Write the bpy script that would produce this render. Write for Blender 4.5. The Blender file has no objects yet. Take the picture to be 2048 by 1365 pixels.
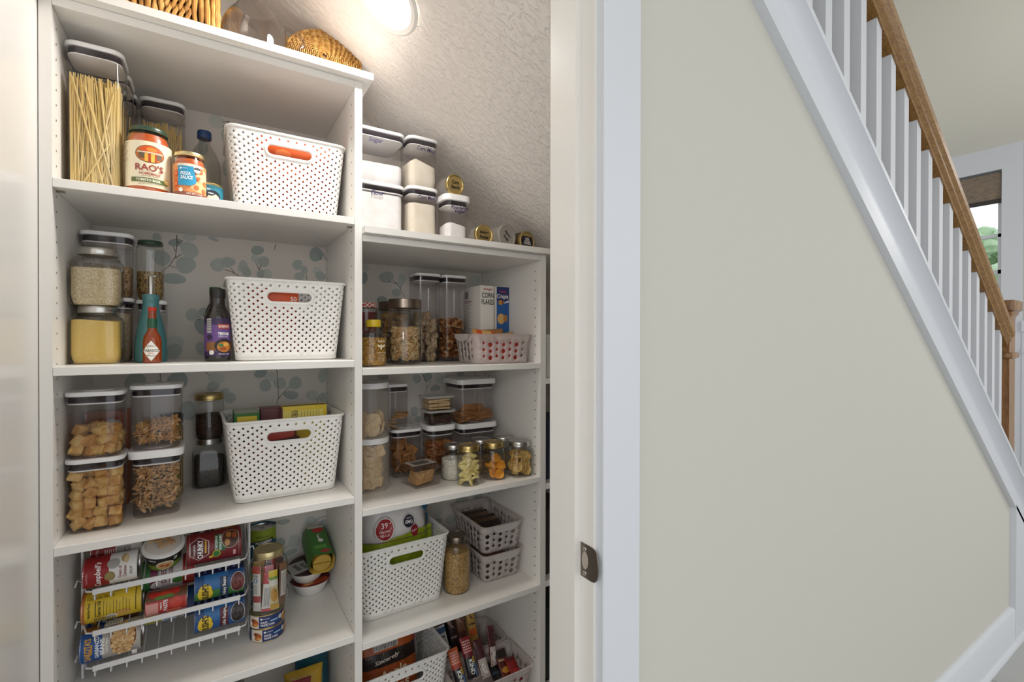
import bpy, bmesh, math, random
from mathutils import Vector, Matrix, noise
from mathutils.geometry import delaunay_2d_cdt
random.seed(7)
PI = math.pi
S = bpy.context.scene
COL = S.collection
# ------------------------------------------------------------------ camera, world, light, exposure
yaw, pit, rol = math.radians(32.1334), math.radians(-.2553), math.radians(.0735)
F_ = Vector((math.sin(yaw)*math.cos(pit), math.cos(yaw)*math.cos(pit), math.sin(pit)))
R_ = Vector((math.cos(yaw), -math.sin(yaw), 0)); U_ = R_.cross(F_)
Rr = R_*math.cos(rol) + U_*math.sin(rol); Ur = -R_*math.sin(rol) + U_*math.cos(rol)
cam = bpy.data.objects.new('camera', bpy.data.cameras.new('camera')); COL.objects.link(cam)
M = Matrix((Rr, Ur, -F_)).transposed().to_4x4(); M.translation = (0, 0, 1.26); cam.matrix_world = M
cam.data.sensor_width = 36; cam.data.lens = 955.02/2048*36; cam.data.clip_start = .02
S.camera = cam
S.view_settings.view_transform = 'Standard'; S.view_settings.look = 'None'
S.view_settings.gamma = 1; S.view_settings.use_curve_mapping = False
S.view_settings.exposure = 0.08
S.cycles.transparent_max_bounces = 32; S.cycles.max_bounces = 12; S.cycles.diffuse_bounces = 5
W = bpy.data.worlds.new('daylight'); S.world = W; W.use_nodes = True
bg = W.node_tree.nodes['Background']; bg.inputs[0].default_value = (.95, .97, 1, 1); bg.inputs[1].default_value = 1.3
LAMP = Vector((.366, 1.184, 2.12)); LN = Vector((-.752, 0, -1)).normalized()
la = bpy.data.lights.new('pantry_light', 'AREA'); la.shape = 'DISK'; la.size = .15; la.energy = 6.6; la.color = (1, .965, .925)
lo = bpy.data.objects.new('pantry_light', la); COL.objects.link(lo)
lo.location = LAMP + LN*.012; lo.rotation_euler = LN.to_track_quat('-Z', 'Y').to_euler()

for nm, p, e in (('hall_fill', (-1.1, -1.2, 1.9), 26), ('foyer_fill', (3.4, -.6, 1.9), 22)):  # added fill lights without real fixtures, brightening the balusters and hall ceiling
    pl_ = bpy.data.lights.new(nm, 'POINT'); pl_.energy = e; pl_.shadow_soft_size = .25; pl_.color = (1, .97, .93)
    po = bpy.data.objects.new(nm, pl_); COL.objects.link(po); po.location = p

# ------------------------------------------------------------------ materials
def lin(h):
    h = h.lstrip('#'); o = []
    for i in (0, 2, 4):
        c = int(h[i:i+2], 16)/255; o.append(c/12.92 if c <= .04045 else ((c+.055)/1.055)**2.4)
    return (*o, 1)
MATS = {}
def bsdf(key):
    m = bpy.data.materials.new(key); m.use_nodes = True; MATS[key] = m
    return m, m.node_tree.nodes, m.node_tree.links, m.node_tree.nodes['Principled BSDF']
def mat(key, hexc, rough=.5, metal=0, bump=0, bscale=200, spec=.5, trans=0, coat=0):
    if key in MATS: return key
    m, n, l, b = bsdf(key)
    b.inputs['Base Color'].default_value = lin(hexc); b.inputs['Roughness'].default_value = rough
    b.inputs['Metallic'].default_value = metal; b.inputs['Specular IOR Level'].default_value = spec
    if coat: b.inputs['Coat Weight'].default_value = coat; b.inputs['Coat Roughness'].default_value = .05
    if bump:
        t = n.new('ShaderNodeTexNoise'); t.inputs['Scale'].default_value = bscale; t.inputs['Detail'].default_value = 4
        c = n.new('ShaderNodeTexCoord'); l.new(c.outputs['Object'], t.inputs['Vector'])
        p = n.new('ShaderNodeBump'); p.inputs['Strength'].default_value = bump; p.inputs['Distance'].default_value = .002
        l.new(t.outputs['Fac'], p.inputs['Height']); l.new(p.outputs['Normal'], b.inputs['Normal'])
    return key
def speck(key, cols, scale, rough=.7, bump=.6, stretch=(1, 1, 1), kind='V', dist=.004, detail=2):
    """grainy or mottled procedural colour: Voronoi cells ('V') or noise ('N')"""
    if key in MATS: return key
    m, n, l, b = bsdf(key); b.inputs['Roughness'].default_value = rough
    c = n.new('ShaderNodeTexCoord'); mp = n.new('ShaderNodeMapping'); mp.inputs['Scale'].default_value = stretch
    l.new(c.outputs['Object'], mp.inputs['Vector'])
    r = n.new('ShaderNodeValToRGB'); e = r.color_ramp.elements
    while len(e) < len(cols): e.new(.5)
    for i, h in enumerate(cols): e[i].position = i/(len(cols)-1)*(1 if kind == 'V' else .5)+(0 if kind == 'V' else .25); e[i].color = lin(h)
    if kind == 'V':
        t = n.new('ShaderNodeTexVoronoi'); t.inputs['Scale'].default_value = scale
        s = n.new('ShaderNodeSeparateColor'); l.new(t.outputs['Color'], s.inputs[0]); l.new(s.outputs[0], r.inputs[0]); h = t.outputs['Distance']
    else:
        t = n.new('ShaderNodeTexNoise'); t.inputs['Scale'].default_value = scale; t.inputs['Detail'].default_value = detail
        l.new(t.outputs['Fac'], r.inputs[0]); h = t.outputs['Fac']
    l.new(mp.outputs[0], t.inputs['Vector']); l.new(r.outputs[0], b.inputs['Base Color'])
    if bump:
        p = n.new('ShaderNodeBump'); p.inputs['Strength'].default_value = bump; p.inputs['Distance'].default_value = dist
        p.invert = kind == 'V'; l.new(h, p.inputs['Height']); l.new(p.outputs['Normal'], b.inputs['Normal'])
    return key
def clear(key, tint='#FFFFFF', gl=1, rough=.03, haze=0, hazec='#FFFFFF'):
    """thin clear plastic or glass wall: see-through, with fresnel gloss and optional milky haze"""
    if key in MATS: return key
    m, n, l, b = bsdf(key); n.remove(b); o = n['Material Output']
    t = n.new('ShaderNodeBsdfTransparent'); t.inputs[0].default_value = lin(tint)
    g = n.new('ShaderNodeBsdfGlossy'); g.inputs['Roughness'].default_value = rough
    f = n.new('ShaderNodeLayerWeight'); f.inputs[0].default_value = .5
    pw = n.new('ShaderNodeMath'); pw.operation = 'POWER'; pw.inputs[1].default_value = 4.5; l.new(f.outputs['Facing'], pw.inputs[0])
    ml = n.new('ShaderNodeMath'); ml.operation = 'MULTIPLY_ADD'; ml.inputs[1].default_value = .8*gl; ml.inputs[2].default_value = .035*gl; l.new(pw.outputs[0], ml.inputs[0])
    x = n.new('ShaderNodeMixShader'); l.new(ml.outputs[0], x.inputs[0]); l.new(g.outputs[0], x.inputs[2]); src = t.outputs[0]
    if haze:
        d = n.new('ShaderNodeBsdfDiffuse'); d.inputs[0].default_value = lin(hazec)
        tl = n.new('ShaderNodeBsdfTranslucent'); tl.inputs[0].default_value = lin(hazec)
        a = n.new('ShaderNodeMixShader'); a.inputs[0].default_value = .45; l.new(d.outputs[0], a.inputs[1]); l.new(tl.outputs[0], a.inputs[2])
        y = n.new('ShaderNodeMixShader'); y.inputs[0].default_value = haze; l.new(src, y.inputs[1]); l.new(a.outputs[0], y.inputs[2]); src = y.outputs[0]
    l.new(src, x.inputs[1]); l.new(x.outputs[0], o.inputs['Surface'])
    return key
def C(h, rough=.42): return mat('ink_'+h.strip('#').lower()+('' if rough == .42 else '_%02d' % (rough*100)), h, rough)

mat('melamine', '#EEEBE6', .35); mat('trim_paint', '#CDD0D6', .35); mat('jamb_paint', '#E0DDD8', .25)
mat('wall_paint', '#C2C0B7', .75, bump=.08, bscale=350); mat('ceiling_paint', '#E4E1D6', .8, bump=.08, bscale=300)
mat('wall_paper', '#E0DAD2', .8); mat('hole', '#3A3430', .8)
mat('white_plastic', '#F2F0EE', .3); mat('white_lid', '#F4F3F3', .25); mat('basket_plastic', '#EFEDE9', .4)
mat('steel', '#C8C6C2', .28, 1); mat('gold', '#C2AA70', .32, 1); mat('pale_gold', '#CDBd8e', .35, 1); mat('bronze_steel', '#8E8175', .3, 1)
mat('dark_green_lid', '#2E4534', .35); mat('navy_cap', '#1E4173', .4)
mat('knockdown', '#EEE8E2', .85)
m_ = MATS['knockdown']; n_, l_ = m_.node_tree.nodes, m_.node_tree.links
c_ = n_.new('ShaderNodeTexCoord'); t_ = n_.new('ShaderNodeTexNoise'); t_.inputs['Scale'].default_value = 38; t_.inputs['Detail'].default_value = 5; t_.inputs['Distortion'].default_value = .6
mp_ = n_.new('ShaderNodeMapping'); mp_.inputs['Scale'].default_value = (1, 1.7, 1); mp_.inputs['Rotation'].default_value = (0, .65, .5)
r_ = n_.new('ShaderNodeValToRGB'); r_.color_ramp.elements[0].position = .44; r_.color_ramp.elements[1].position = .6
p_ = n_.new('ShaderNodeBump'); p_.inputs['Strength'].default_value = .55; p_.inputs['Distance'].default_value = .004
l_.new(c_.outputs['Object'], mp_.inputs[0]); l_.new(mp_.outputs[0], t_.inputs['Vector']); l_.new(t_.outputs['Fac'], r_.inputs[0]); l_.new(r_.outputs[0], p_.inputs['Height'])
l_.new(p_.outputs[0], n_['Principled BSDF'].inputs['Normal'])
def wood(key, a, b_, rough, scale=(1, 1, 14)):
    m, n, l, b = bsdf(key); b.inputs['Roughness'].default_value = rough; b.inputs['Coat Weight'].default_value = .4; b.inputs['Coat Roughness'].default_value = .15
    c = n.new('ShaderNodeTexCoord'); mp = n.new('ShaderNodeMapping'); mp.inputs['Scale'].default_value = scale
    t = n.new('ShaderNodeTexNoise'); t.inputs['Scale'].default_value = 9; t.inputs['Detail'].default_value = 6; t.inputs['Distortion'].default_value = 1.4
    r = n.new('ShaderNodeValToRGB'); r.color_ramp.elements[0].position = .35; r.color_ramp.elements[1].position = .62
    r.color_ramp.elements[0].color = lin(a); r.color_ramp.elements[1].color = lin(b_)
    l.new(c.outputs['Object'], mp.inputs[0]); l.new(mp.outputs[0], t.inputs['Vector']); l.new(t.outputs['Fac'], r.inputs[0]); l.new(r.outputs[0], b.inputs['Base Color'])
wood('oak_rail', '#75522F', '#93703F', .28, (1.2, 16, 16)); wood('oak_post', '#6A4526', '#946A3C', .35, (14, 14, 1.2))
clear('canister', '#F2F1F2', 1.2); clear('jar_glass', '#F7F8F7', 1.9); clear('seal_smoke', '#A39EA5'); clear('clear_tub', '#F4F2F0', 1.5)
clear('pitcher_glass', '#EDEAE8', 2); clear('window_glass', '#FAFDFC', .8); clear('water_bottle', '#F0F0EE', 1.5)
clear('frost', '#FBFAF8', .8, .3, .2, '#F2ECE6'); clear('bin_plastic', '#FAF4F2', .8, .25, .62, '#F4EEEC'); clear('lid_frost', '#F4F2F0', .8, .2, .6, '#F2F0EE')

# ------------------------------------------------------------------ mesh builder
def rrect(w, d, r, z, n=5, cx=0, cy=0):
    r = min(r, w/2-1e-5, d/2-1e-5); p = []
    for sx, sy, a0 in ((1, 1, 0), (-1, 1, 90), (-1, -1, 180), (1, -1, 270)):
        for k in range(n+1):
            a = math.radians(a0+90*k/n); p.append((cx+sx*(w/2-r)+r*math.cos(a), cy+sy*(d/2-r)+r*math.sin(a), z))
    return p
def circ(r, z, n=24, cx=0, cy=0): return [(cx+r*math.cos(2*PI*k/n), cy+r*math.sin(2*PI*k/n), z) for k in range(n)]
_tx = {}
def text2d(s, bold=0, sh=0):
    if (s, bold, sh) in _tx: return _tx[(s, bold, sh)]
    cu = bpy.data.curves.new('t', 'FONT'); cu.body = s; cu.resolution_u = 2; cu.offset = bold; cu.shear = sh; cu.align_x = 'CENTER'
    o = bpy.data.objects.new('t', cu); me = o.to_mesh()
    v = [(q.co.x, q.co.y) for q in me.vertices]; f = [tuple(p.vertices) for p in me.polygons]
    o.to_mesh_clear(); bpy.data.objects.remove(o); bpy.data.curves.remove(cu)
    x0, x1 = min(q[0] for q in v), max(q[0] for q in v); y0, y1 = min(q[1] for q in v), max(q[1] for q in v)
    v = [((a-(x0+x1)/2), (b-(y0+y1)/2)) for a, b in v]; _tx[(s, bold, sh)] = (v, f, x1-x0, y1-y0); return _tx[(s, bold, sh)]
def clipu(p, u0, keep_hi):
    o = []
    for i in range(len(p)):
        a, b = p[i-1], p[i]; ia = (a[0] >= u0) == keep_hi or abs(a[0]-u0) < 1e-9; ib = (b[0] >= u0) == keep_hi or abs(b[0]-u0) < 1e-9
        if ia != ib:
            t = (u0-a[0])/(b[0]-a[0]); o.append((u0, a[1]+t*(b[1]-a[1])))
        if ib: o.append(b)
    return o
class MB:
    def __init__(s): s.v = []; s.f = []; s.m = []; s.k = []
    def mi(s, k):
        if k not in s.k: s.k.append(k)
        return s.k.index(k)
    def add(s, vs, fs, k):
        n = len(s.v); s.v += [tuple(q) for q in vs]; i = s.mi(k)
        for f in fs: s.f.append(tuple(n+q for q in f)); s.m.append(i)
    def box(s, x0, x1, y0, y1, z0, z1, k):
        s.add([(x, y, z) for z in (z0, z1) for y in (y0, y1) for x in (x0, x1)],
              [(0, 2, 3, 1), (4, 5, 7, 6), (0, 1, 5, 4), (2, 6, 7, 3), (0, 4, 6, 2), (1, 3, 7, 5)], k)
    def loft(s, rings, k, cap0=True, cap1=True, loop=True):
        n = len(rings[0]); vs = [q for r in rings for q in r]; fs = []
        for i in range(len(rings)-1):
            for j in range(n if loop else n-1):
                a, b = i*n+j, i*n+(j+1) % n; fs.append((a, b, b+n, a+n))
        if cap0: fs.append(tuple(range(n))[::-1])
        if cap1: fs.append(tuple((len(rings)-1)*n+j for j in range(n)))
        s.add(vs, fs, k)
    def lathe(s, prof, k, n=28, cx=0, cy=0, cap0=True, cap1=True): s.loft([circ(max(r, 1e-5), z, n, cx, cy) for r, z in prof], k, cap0, cap1)
    def tube(s, pts, r, k, n=8, loop=False, cap=True):
        pts = [Vector(p) for p in pts]; N = len(pts); rings = []; prev = None
        for i, p in enumerate(pts):
            a = pts[i-1] if (i or loop) else p; b = pts[(i+1) % N] if (i < N-1 or loop) else p
            t = (b-a).normalized()
            if prev is None: u = t.orthogonal().normalized()
            else: u = (prev - t*prev.dot(t)).normalized()
            prev = u; w = t.cross(u); rr = r[i] if isinstance(r, (list, tuple)) else r
            rings.append([p + (u*math.cos(2*PI*j/n) + w*math.sin(2*PI*j/n))*rr for j in range(n)])
        if loop: rings.append(rings[0])
        s.loft(rings, k, cap and not loop, cap and not loop)
    def ball(s, c, r, k, n=10, m=6):
        rx, ry, rz = r if isinstance(r, (tuple, list)) else (r, r, r); rings = []
        for i in range(m+1):
            a = -PI/2+PI*i/m; q = max(math.cos(a), 1e-4); rings.append([(c[0]+rx*q*math.cos(2*PI*j/n), c[1]+ry*q*math.sin(2*PI*j/n), c[2]+rz*math.sin(a)) for j in range(n)])
        s.loft(rings, k, False, False)
    def decal(s, els, fn, du=.006, off0=.0003, dl=.00012, dv=0):
        """flat printed shapes in label coordinates (u right, v up); fn(u, v, height) -> point"""
        for li, e in enumerate(els):
            off = off0+li*dl; t = e[0]
            if t == 't':
                _, st, u, v, h, col = e[:6]; op = e[6] if len(e) > 6 else {}
                V, F, w0, h0 = text2d(st, op.get('b', .012), op.get('sh', 0)); sc = h/max(h0, 1e-6); sx = (op['w']/w0) if 'w' in op else sc
                a = math.radians(op.get('rot', 0)); ca, sa = math.cos(a), math.sin(a)
                P = []
                for x, y in V:
                    x *= sx; y *= sc; y += op.get('arc', 0)*(x*x)
                    P.append(fn(u+x*ca-y*sa, v+x*sa+y*ca, off+.00015))
                s.add(P, F, C(col)); continue
            if t == 'r': _, u0, v0, u1, v1, col = e; p = [(u0, v0), (u1, v0), (u1, v1), (u0, v1)]
            elif t == 'e': _, u, v, ru, rv, col = e; p = [(u+ru*math.cos(2*PI*k/20), v+rv*math.sin(2*PI*k/20)) for k in range(20)]
            else: _, p, col = e
            key = col if col in MATS else C(col)
            lo_, hi_ = min(q[0] for q in p), max(q[0] for q in p); n = max(1, int(math.ceil((hi_-lo_)/du)))
            for i in range(n):
                a, b = lo_+(hi_-lo_)*i/n, lo_+(hi_-lo_)*(i+1)/n; q = p
                if i: q = clipu(q, a, True)
                if i < n-1 and q: q = clipu(q, b, False)
                if len(q) < 3: continue
                if not dv: s.add([fn(x, y, off) for x, y in q], [tuple(range(len(q)))], key); continue
                v0, v1 = min(z[1] for z in q), max(z[1] for z in q); m_ = max(1, int(math.ceil((v1-v0)/dv))); sw = [(y, x) for x, y in q]
                for j in range(m_):
                    c, d = v0+(v1-v0)*j/m_, v0+(v1-v0)*(j+1)/m_; g = sw
                    if j: g = clipu(g, c, True)
                    if j < m_-1 and g: g = clipu(g, d, False)
                    if len(g) > 2: s.add([fn(x, y, off) for y, x in g], [tuple(range(len(g)))], key)
    def build(s, name, parent=None, ang=38, loc=None):
        me = bpy.data.meshes.new(name); me.from_pydata(s.v, [], s.f)
        for k in s.k: me.materials.append(MATS[k])
        me.polygons.foreach_set('material_index', s.m); me.polygons.foreach_set('use_smooth', [True]*len(s.f))
        me.update(); me.set_sharp_from_angle(angle=math.radians(ang))
        o = bpy.data.objects.new(name, me); COL.objects.link(o)
        if parent: o.parent = parent
        if loc: o.location = loc
        return o
def cylmap(R, z0, a0=0, cx=0, cy=0):      # label wrapped on an upright cylinder; a0 = angle of its middle (0 = facing -Y)
    def fn(u, v, h):
        a = a0+u/R; return (cx+(R+h)*math.sin(a), cy-(R+h)*math.cos(a), z0+v)
    return fn
def planemap(o, U=(1, 0, 0), V=(0, 0, 1)):
    o, U, V = Vector(o), Vector(U), Vector(V); N = U.cross(V)
    return lambda u, v, h: o+U*u+V*v+N*h
def tag(o, label, cat, group=None, kind=None):
    o['label'] = label; o['category'] = cat
    if group: o['group'] = group
    if kind: o['kind'] = kind
    return o
def thing(name, label, cat, loc=(0, 0, 0), rz=0, group=None):
    o = bpy.data.objects.new(name, None); COL.objects.link(o); o.location = loc; o.rotation_euler = (0, 0, rz); o.empty_display_size = .02
    return tag(o, label, cat, group)
def struct(o): o['kind'] = 'structure'; return o
def dup(o, loc=None, rz=None, label=None, par=None, group=None):
    c = o.copy(); COL.objects.link(c)
    if par: c.parent = par
    if loc is not None: c.location = loc
    if rz is not None: c.rotation_euler = rz if isinstance(rz, (tuple, list)) or hasattr(rz, 'x') else (0, 0, rz)
    if label: c['label'] = label
    if group: c['group'] = group
    for ch in list(o.children): dup(ch, par=c)
    return c
def euler(*ms):
    m = Matrix.Identity(3)
    for x in ms: m = m @ x
    return m.to_euler()
def rot(axis, deg): return Matrix.Rotation(math.radians(deg), 3, axis)
# ------------------------------------------------------------------ the setting
SL = -.752
def zl(x): return 1.634+SL*(x-1.3795)          # lower edge of the stair skirt
def zu(x): return 1.288+SL*(x-2)               # top of its cap
def zc(x): return 1.655+SL*(x-.99)             # sloped pantry ceiling
# floor: pale grey tile with thin grout
m, n, l, b = bsdf('tile'); b.inputs['Roughness'].default_value = .4
c = n.new('ShaderNodeTexCoord'); br = n.new('ShaderNodeTexBrick'); br.offset = .5
for k, v in (('Scale', 1), ('Mortar Size', .003), ('Brick Width', .61), ('Row Height', .305)): br.inputs[k].default_value = v
br.inputs['Color1'].default_value = lin('#B4B5B3'); br.inputs['Color2'].default_value = lin('#BABBB8'); br.inputs['Mortar'].default_value = lin('#8B8C8A')
nz = n.new('ShaderNodeTexNoise'); nz.inputs['Scale'].default_value = 5; nz.inputs['Detail'].default_value = 5
mx = n.new('ShaderNodeMix'); mx.data_type = 'RGBA'; mx.blend_type = 'MULTIPLY'; mx.inputs[0].default_value = .25
l.new(c.outputs['Object'], br.inputs['Vector']); l.new(c.outputs['Object'], nz.inputs['Vector']); l.new(br.outputs[0], mx.inputs[6]); l.new(nz.outputs['Fac'], mx.inputs[7]); l.new(mx.outputs[2], b.inputs['Base Color'])
q = MB(); q.box(-3.5, 7, -3, 4.5, -.05, 0, 'tile'); struct(q.build('floor'))
q = MB(); q.box(-3.5, 7, -1.6, 4.5, 2.74, 2.8, 'ceiling_paint'); struct(q.build('ceiling'))
# pantry shell
q = MB(); X0, X1 = -.32, 2.5
q.add([(X0, .69, zc(X0)), (X1, .69, zc(X1)), (X1, 1.76, zc(X1)), (X0, 1.76, zc(X0)), (X0, .69, zc(X0)+.03), (X1, .69, zc(X1)+.03), (X1, 1.76, zc(X1)+.03), (X0, 1.76, zc(X0)+.03)],
      [(0, 1, 2, 3), (7, 6, 5, 4), (0, 4, 5, 1), (2, 6, 7, 3), (1, 5, 6, 2), (0, 3, 7, 4)], 'knockdown'); struct(q.build('ceiling_sloped'))
q = MB(); q.box(-.38, -.2985, .69, 1.76, 0, 2.7, 'jamb_paint'); struct(q.build('wall_left'))
# back wall with its printed eucalyptus wallpaper
for k, h in (('leaf_a', '#B5BDB8'), ('leaf_b', '#C6CAC4'), ('leaf_c', '#A6B1AD'), ('leaf_d', '#BEC4BE')): speck(k, [h, '#CDD0CA' if k == 'leaf_b' else h, '#B7BEB8'], 9, .85, 0, kind='N', detail=3)
mat('twig', '#4E413A', .8)
q = MB(); q.box(-.32, 2.5, 1.722, 1.80, 0, 2.72, 'wall_paper')
wm = planemap((0, 1.7215, 0), (1, 0, 0), (0, 0, 1))
LEAVES = [(-.135,1.553,.01,.011),(-.091,1.543,.016,.01),(-.056,1.562,.017,.01),(-.125,1.495,.02,.02),(-.057,1.524,.02,.022),(-.066,1.479,.022,.023),(-.095,1.436,.025,.015),(-.149,1.53,.01,.015),(.004,1.564,.012,.005),(.015,1.486,.018,.018),(.041,1.496,.018,.015),(.123,1.541,.016,.014),(.116,1.515,.011,.011),(.14,1.507,.016,.015),(.082,1.487,.011,.018),(.092,1.471,.012,.014),(.133,1.467,.011,.012),(.152,1.468,.012,.013),(.24,1.505,.014,.015),(.247,1.468,.015,.012),(.261,1.491,.009,.012),(.298,1.545,.018,.023),(.303,1.489,.014,.012),(.312,1.473,.016,.013),(-.05,1.331,.016,.016),(-.021,1.339,.013,.013),(-.028,1.296,.014,.022),(-.091,1.249,.018,.018),(-.095,1.223,.018,.02),(-.029,1.231,.011,.018),(-.184,1.135,.024,.023),(-.086,1.136,.024,.022),(.011,1.137,.02,.015),(.002,1.114,.013,.015),(.033,1.093,.011,.012),(.048,1.075,.014,.014),(.132,1.149,.018,.013),(.161,1.136,.015,.014),(.145,1.109,.016,.017),(.188,1.114,.017,.016),(.234,1.113,.018,.018),(.22,1.074,.021,.012),(.287,1.068,.018,.016),(.319,1.06,.013,.013),(.319,1.133,.013,.021),(-.062,1.044,.018,.027),(.459,1.476,.01,.021),(.461,1.513,.012,.014),(.539,1.485,.025,.018),(.597,1.478,.013,.022),(.577,1.43,.016,.014),(.523,1.4,.016,.014),(.902,1.494,.025,.02),(.528,1.122,.018,.011),(.839,1.119,.015,.01),(.656,1.109,.016,.015),(.7,1.113,.016,.016),(.745,1.107,.017,.016),(.73,1.069,.02,.011),(.646,.986,.014,.017),(.662,.955,.014,.011),(.186,.592,.015,.016),(.231,.588,.018,.018),(.216,.553,.022,.009),(.282,.645,.019,.012),(.321,.616,.016,.025),(.199,.658,.015,.008),(.745,.587,.016,.018),(.743,.55,.015,.012),(.795,.547,.017,.018),(.845,.611,.025,.021),(.919,.619,.019,.017),(.013,1.925,.02,.019),(.038,1.879,.012,.024),(.042,1.785,.014,.024),(-.022,1.837,.012,.019)]
TWIGS = [[(-.088,1.566),(-.087,1.539),(-.091,1.501),(-.105,1.474),(-.142,1.435)],[(-.087,1.541),(-.072,1.551)],[(-.091,1.497),(-.076,1.511)],[(-.105,1.474),(-.088,1.468)],[(-.091,1.517),(-.096,1.531)],[(.071,1.456),(.05,1.469),(.032,1.473)],[(.059,1.465),(.049,1.48)],[(.128,1.479),(.117,1.504)],[(.129,1.481),(.132,1.496)],[(.328,1.532),(.319,1.554)],[(.317,1.529),(.311,1.536)],[(.27,1.458),(.266,1.479)],[(.176,1.567),(.17,1.546)],[(-.036,1.318),(-.029,1.316)],[(-.034,1.327),(-.028,1.32)],[(.178,1.159),(.181,1.124),(.183,1.065),(.176,1.046)],[(.183,1.065),(.211,1.099)],[(.169,1.124),(.172,1.115)],[(.211,1.099),(.219,1.1)],[(-.128,1.158),(-.128,1.14),(-.122,1.127)],[(-.128,1.135),(-.137,1.138)],[(-.017,1.159),(-.007,1.147)],[(.302,1.058),(.303,1.042)],[(.546,1.47),(.579,1.463),(.592,1.445),(.609,1.414)],[(.579,1.463),(.562,1.477)],[(.592,1.445),(.594,1.456)],[(.936,1.529),(.938,1.493)],[(.938,1.493),(.945,1.497)],[(.9,1.126),(.916,1.101)],[(.678,1.13),(.682,1.115)],[(.681,1.123),(.693,1.096),(.695,1.069),(.69,1.051)],[(.695,1.069),(.716,1.097)],[(.672,1.11),(.675,1.106)],[(.192,.559),(.203,.574),(.214,.575)],[(.327,.651),(.309,.651),(.3,.642)],[(.172,.667),(.178,.658),(.188,.666)],[(.046,1.933),(.026,1.926)],[(.046,1.933),(.028,1.91)],[(.033,1.809),(.046,1.802)]]
rw = random.Random(5)
for i, (u, v, ru, rv) in enumerate(LEAVES):
    a0 = rw.uniform(-.3, .3); p = []; ph = rw.uniform(0, 6); ru *= 1.12; rv *= 1.12
    for k in range(20):
        t = 2*PI*k/20; w_ = 1+.06*math.sin(2*t+ph)+.04*math.sin(3*t+ph*2); x, y = ru*w_*math.cos(t), rv*w_*math.sin(t)
        p.append((u+x*math.cos(a0)-y*math.sin(a0), v+x*math.sin(a0)+y*math.cos(a0)))
    q.decal([('p', p, ('leaf_a', 'leaf_c', 'leaf_b', 'leaf_a', 'leaf_d')[i % 5])], wm, du=1, off0=.0002+.000006*i)
for ch in TWIGS:
    n_ = len(ch)-1
    for i in range(n_):
        (x0, y0), (x1, y1) = ch[i], ch[i+1]; d = math.hypot(x1-x0, y1-y0)+1e-6
        w0, w1 = .00085*(1-.35*i/n_), .00085*(1-.35*(i+1)/n_); px, py = -(y1-y0)/d, (x1-x0)/d
        q.decal([('p', [(x0-px*w0, y0-py*w0), (x1-px*w1, y1-py*w1), (x1+px*w1, y1+py*w1), (x0+px*w0, y0+py*w0)], 'twig')], wm, du=1, off0=.0009)
struct(q.build('wall_back'))
# wall that carries the door, cut along the stair
q = MB()
def slab_xz(q, p, y0, y1, k):
    n = len(p); q.add([(x, y0, z) for x, z in p]+[(x, y1, z) for x, z in p], [tuple(range(n)), tuple(range(n, 2*n))[::-1]]+[((i+1) % n, i, n+i, n+(i+1) % n) for i in range(n)], k)
slab_xz(q, [(.535, 0), (2.82, 0), (2.82, zl(2.82)+.02), (.535, zl(.535)+.02)], .575, .69, 'wall_paint')
slab_xz(q, [(-.265, 2.06), (.535, 2.06), (.535, zl(.535)+.02), (-.07, 2.739), (-.265, 2.739)], .575, .69, 'wall_paint')
slab_xz(q, [(-3.4, 0), (-.265, 0), (-.265, 2.739), (-3.4, 2.739)], .575, .69, 'wall_paint'); struct(q.build('wall_front'))
q = MB()
q.box(.515, .5345, .5745, .6895, 0, 2.06, 'jamb_paint'); q.box(-.2645, -.245, .5745, .6895, 0, 2.06, 'jamb_paint'); q.box(-.245, .515, .5745, .6895, 2.04, 2.0595, 'jamb_paint')
q.box(.503, .515, .607, .675, 0, 2.028, 'jamb_paint'); q.box(-.245, -.233, .607, .675, 0, 2.028, 'jamb_paint'); q.box(-.233, .503, .607, .675, 2.028, 2.04, 'jamb_paint'); struct(q.build('trim_door_jamb'))
q = MB()
for x0, x1 in ((.52, .6012), (-.331, -.25)):
    q.loft([[(x0, .575, z), (x0, .5585, z), (x0+.002, .556, z), (x1-.002, .556, z), (x1, .5585, z), (x1, .575, z)] for z in (0, 2.13)], 'trim_paint')
q.box(-.25, .52, .556, .575, 2.049, 2.13, 'trim_paint'); struct(q.build('trim_door_casing'))
# baseboard with bevelled top and shoe moulding
q = MB(); pr = [(.575, 0), (.546, 0), (.546, .006), (.549, .013), (.556, .019), (.558, .03), (.558, .143), (.562, .149), (.571, .155), (.575, .155)]
q.loft([[(x, y, z) for y, z in pr] for x in (.602, 2.80)], 'trim_paint'); struct(q.build('baseboard_front'))
# stair skirt: flat board, cove and cap
q = MB(); hs = zu(2)-zl(2)
pr = [(.556, -hs), (.556, -.050), (.5555, -.046), (.553, -.040), (.547, -.030), (.539, -.0215), (.532, -.0165), (.5275, -.0145), (.527, -.012), (.527, -.0015), (.5285, 0), (.715, 0), (.715, -.02), (.69, -.02), (.69, -hs)]
q.loft([[(x, y, zu(x)+dz) for y, dz in pr] for x in (.45, 3.4)], 'trim_paint'); struct(q.build('trim_stair_skirt'))
q = MB(); slab_xz(q, [(2.80, 0), (3.4, 0), (3.4, zl(3.4)+.015), (2.80, zl(2.80)+.015)], .556, .689, 'trim_paint')
q.loft([[(x, .556, 0), (x, .546, 0), (x, .546, .008), (x, .556, .022)] for x in (2.80, 3.4)], 'trim_paint'); struct(q.build('trim_stair_end'))
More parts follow.
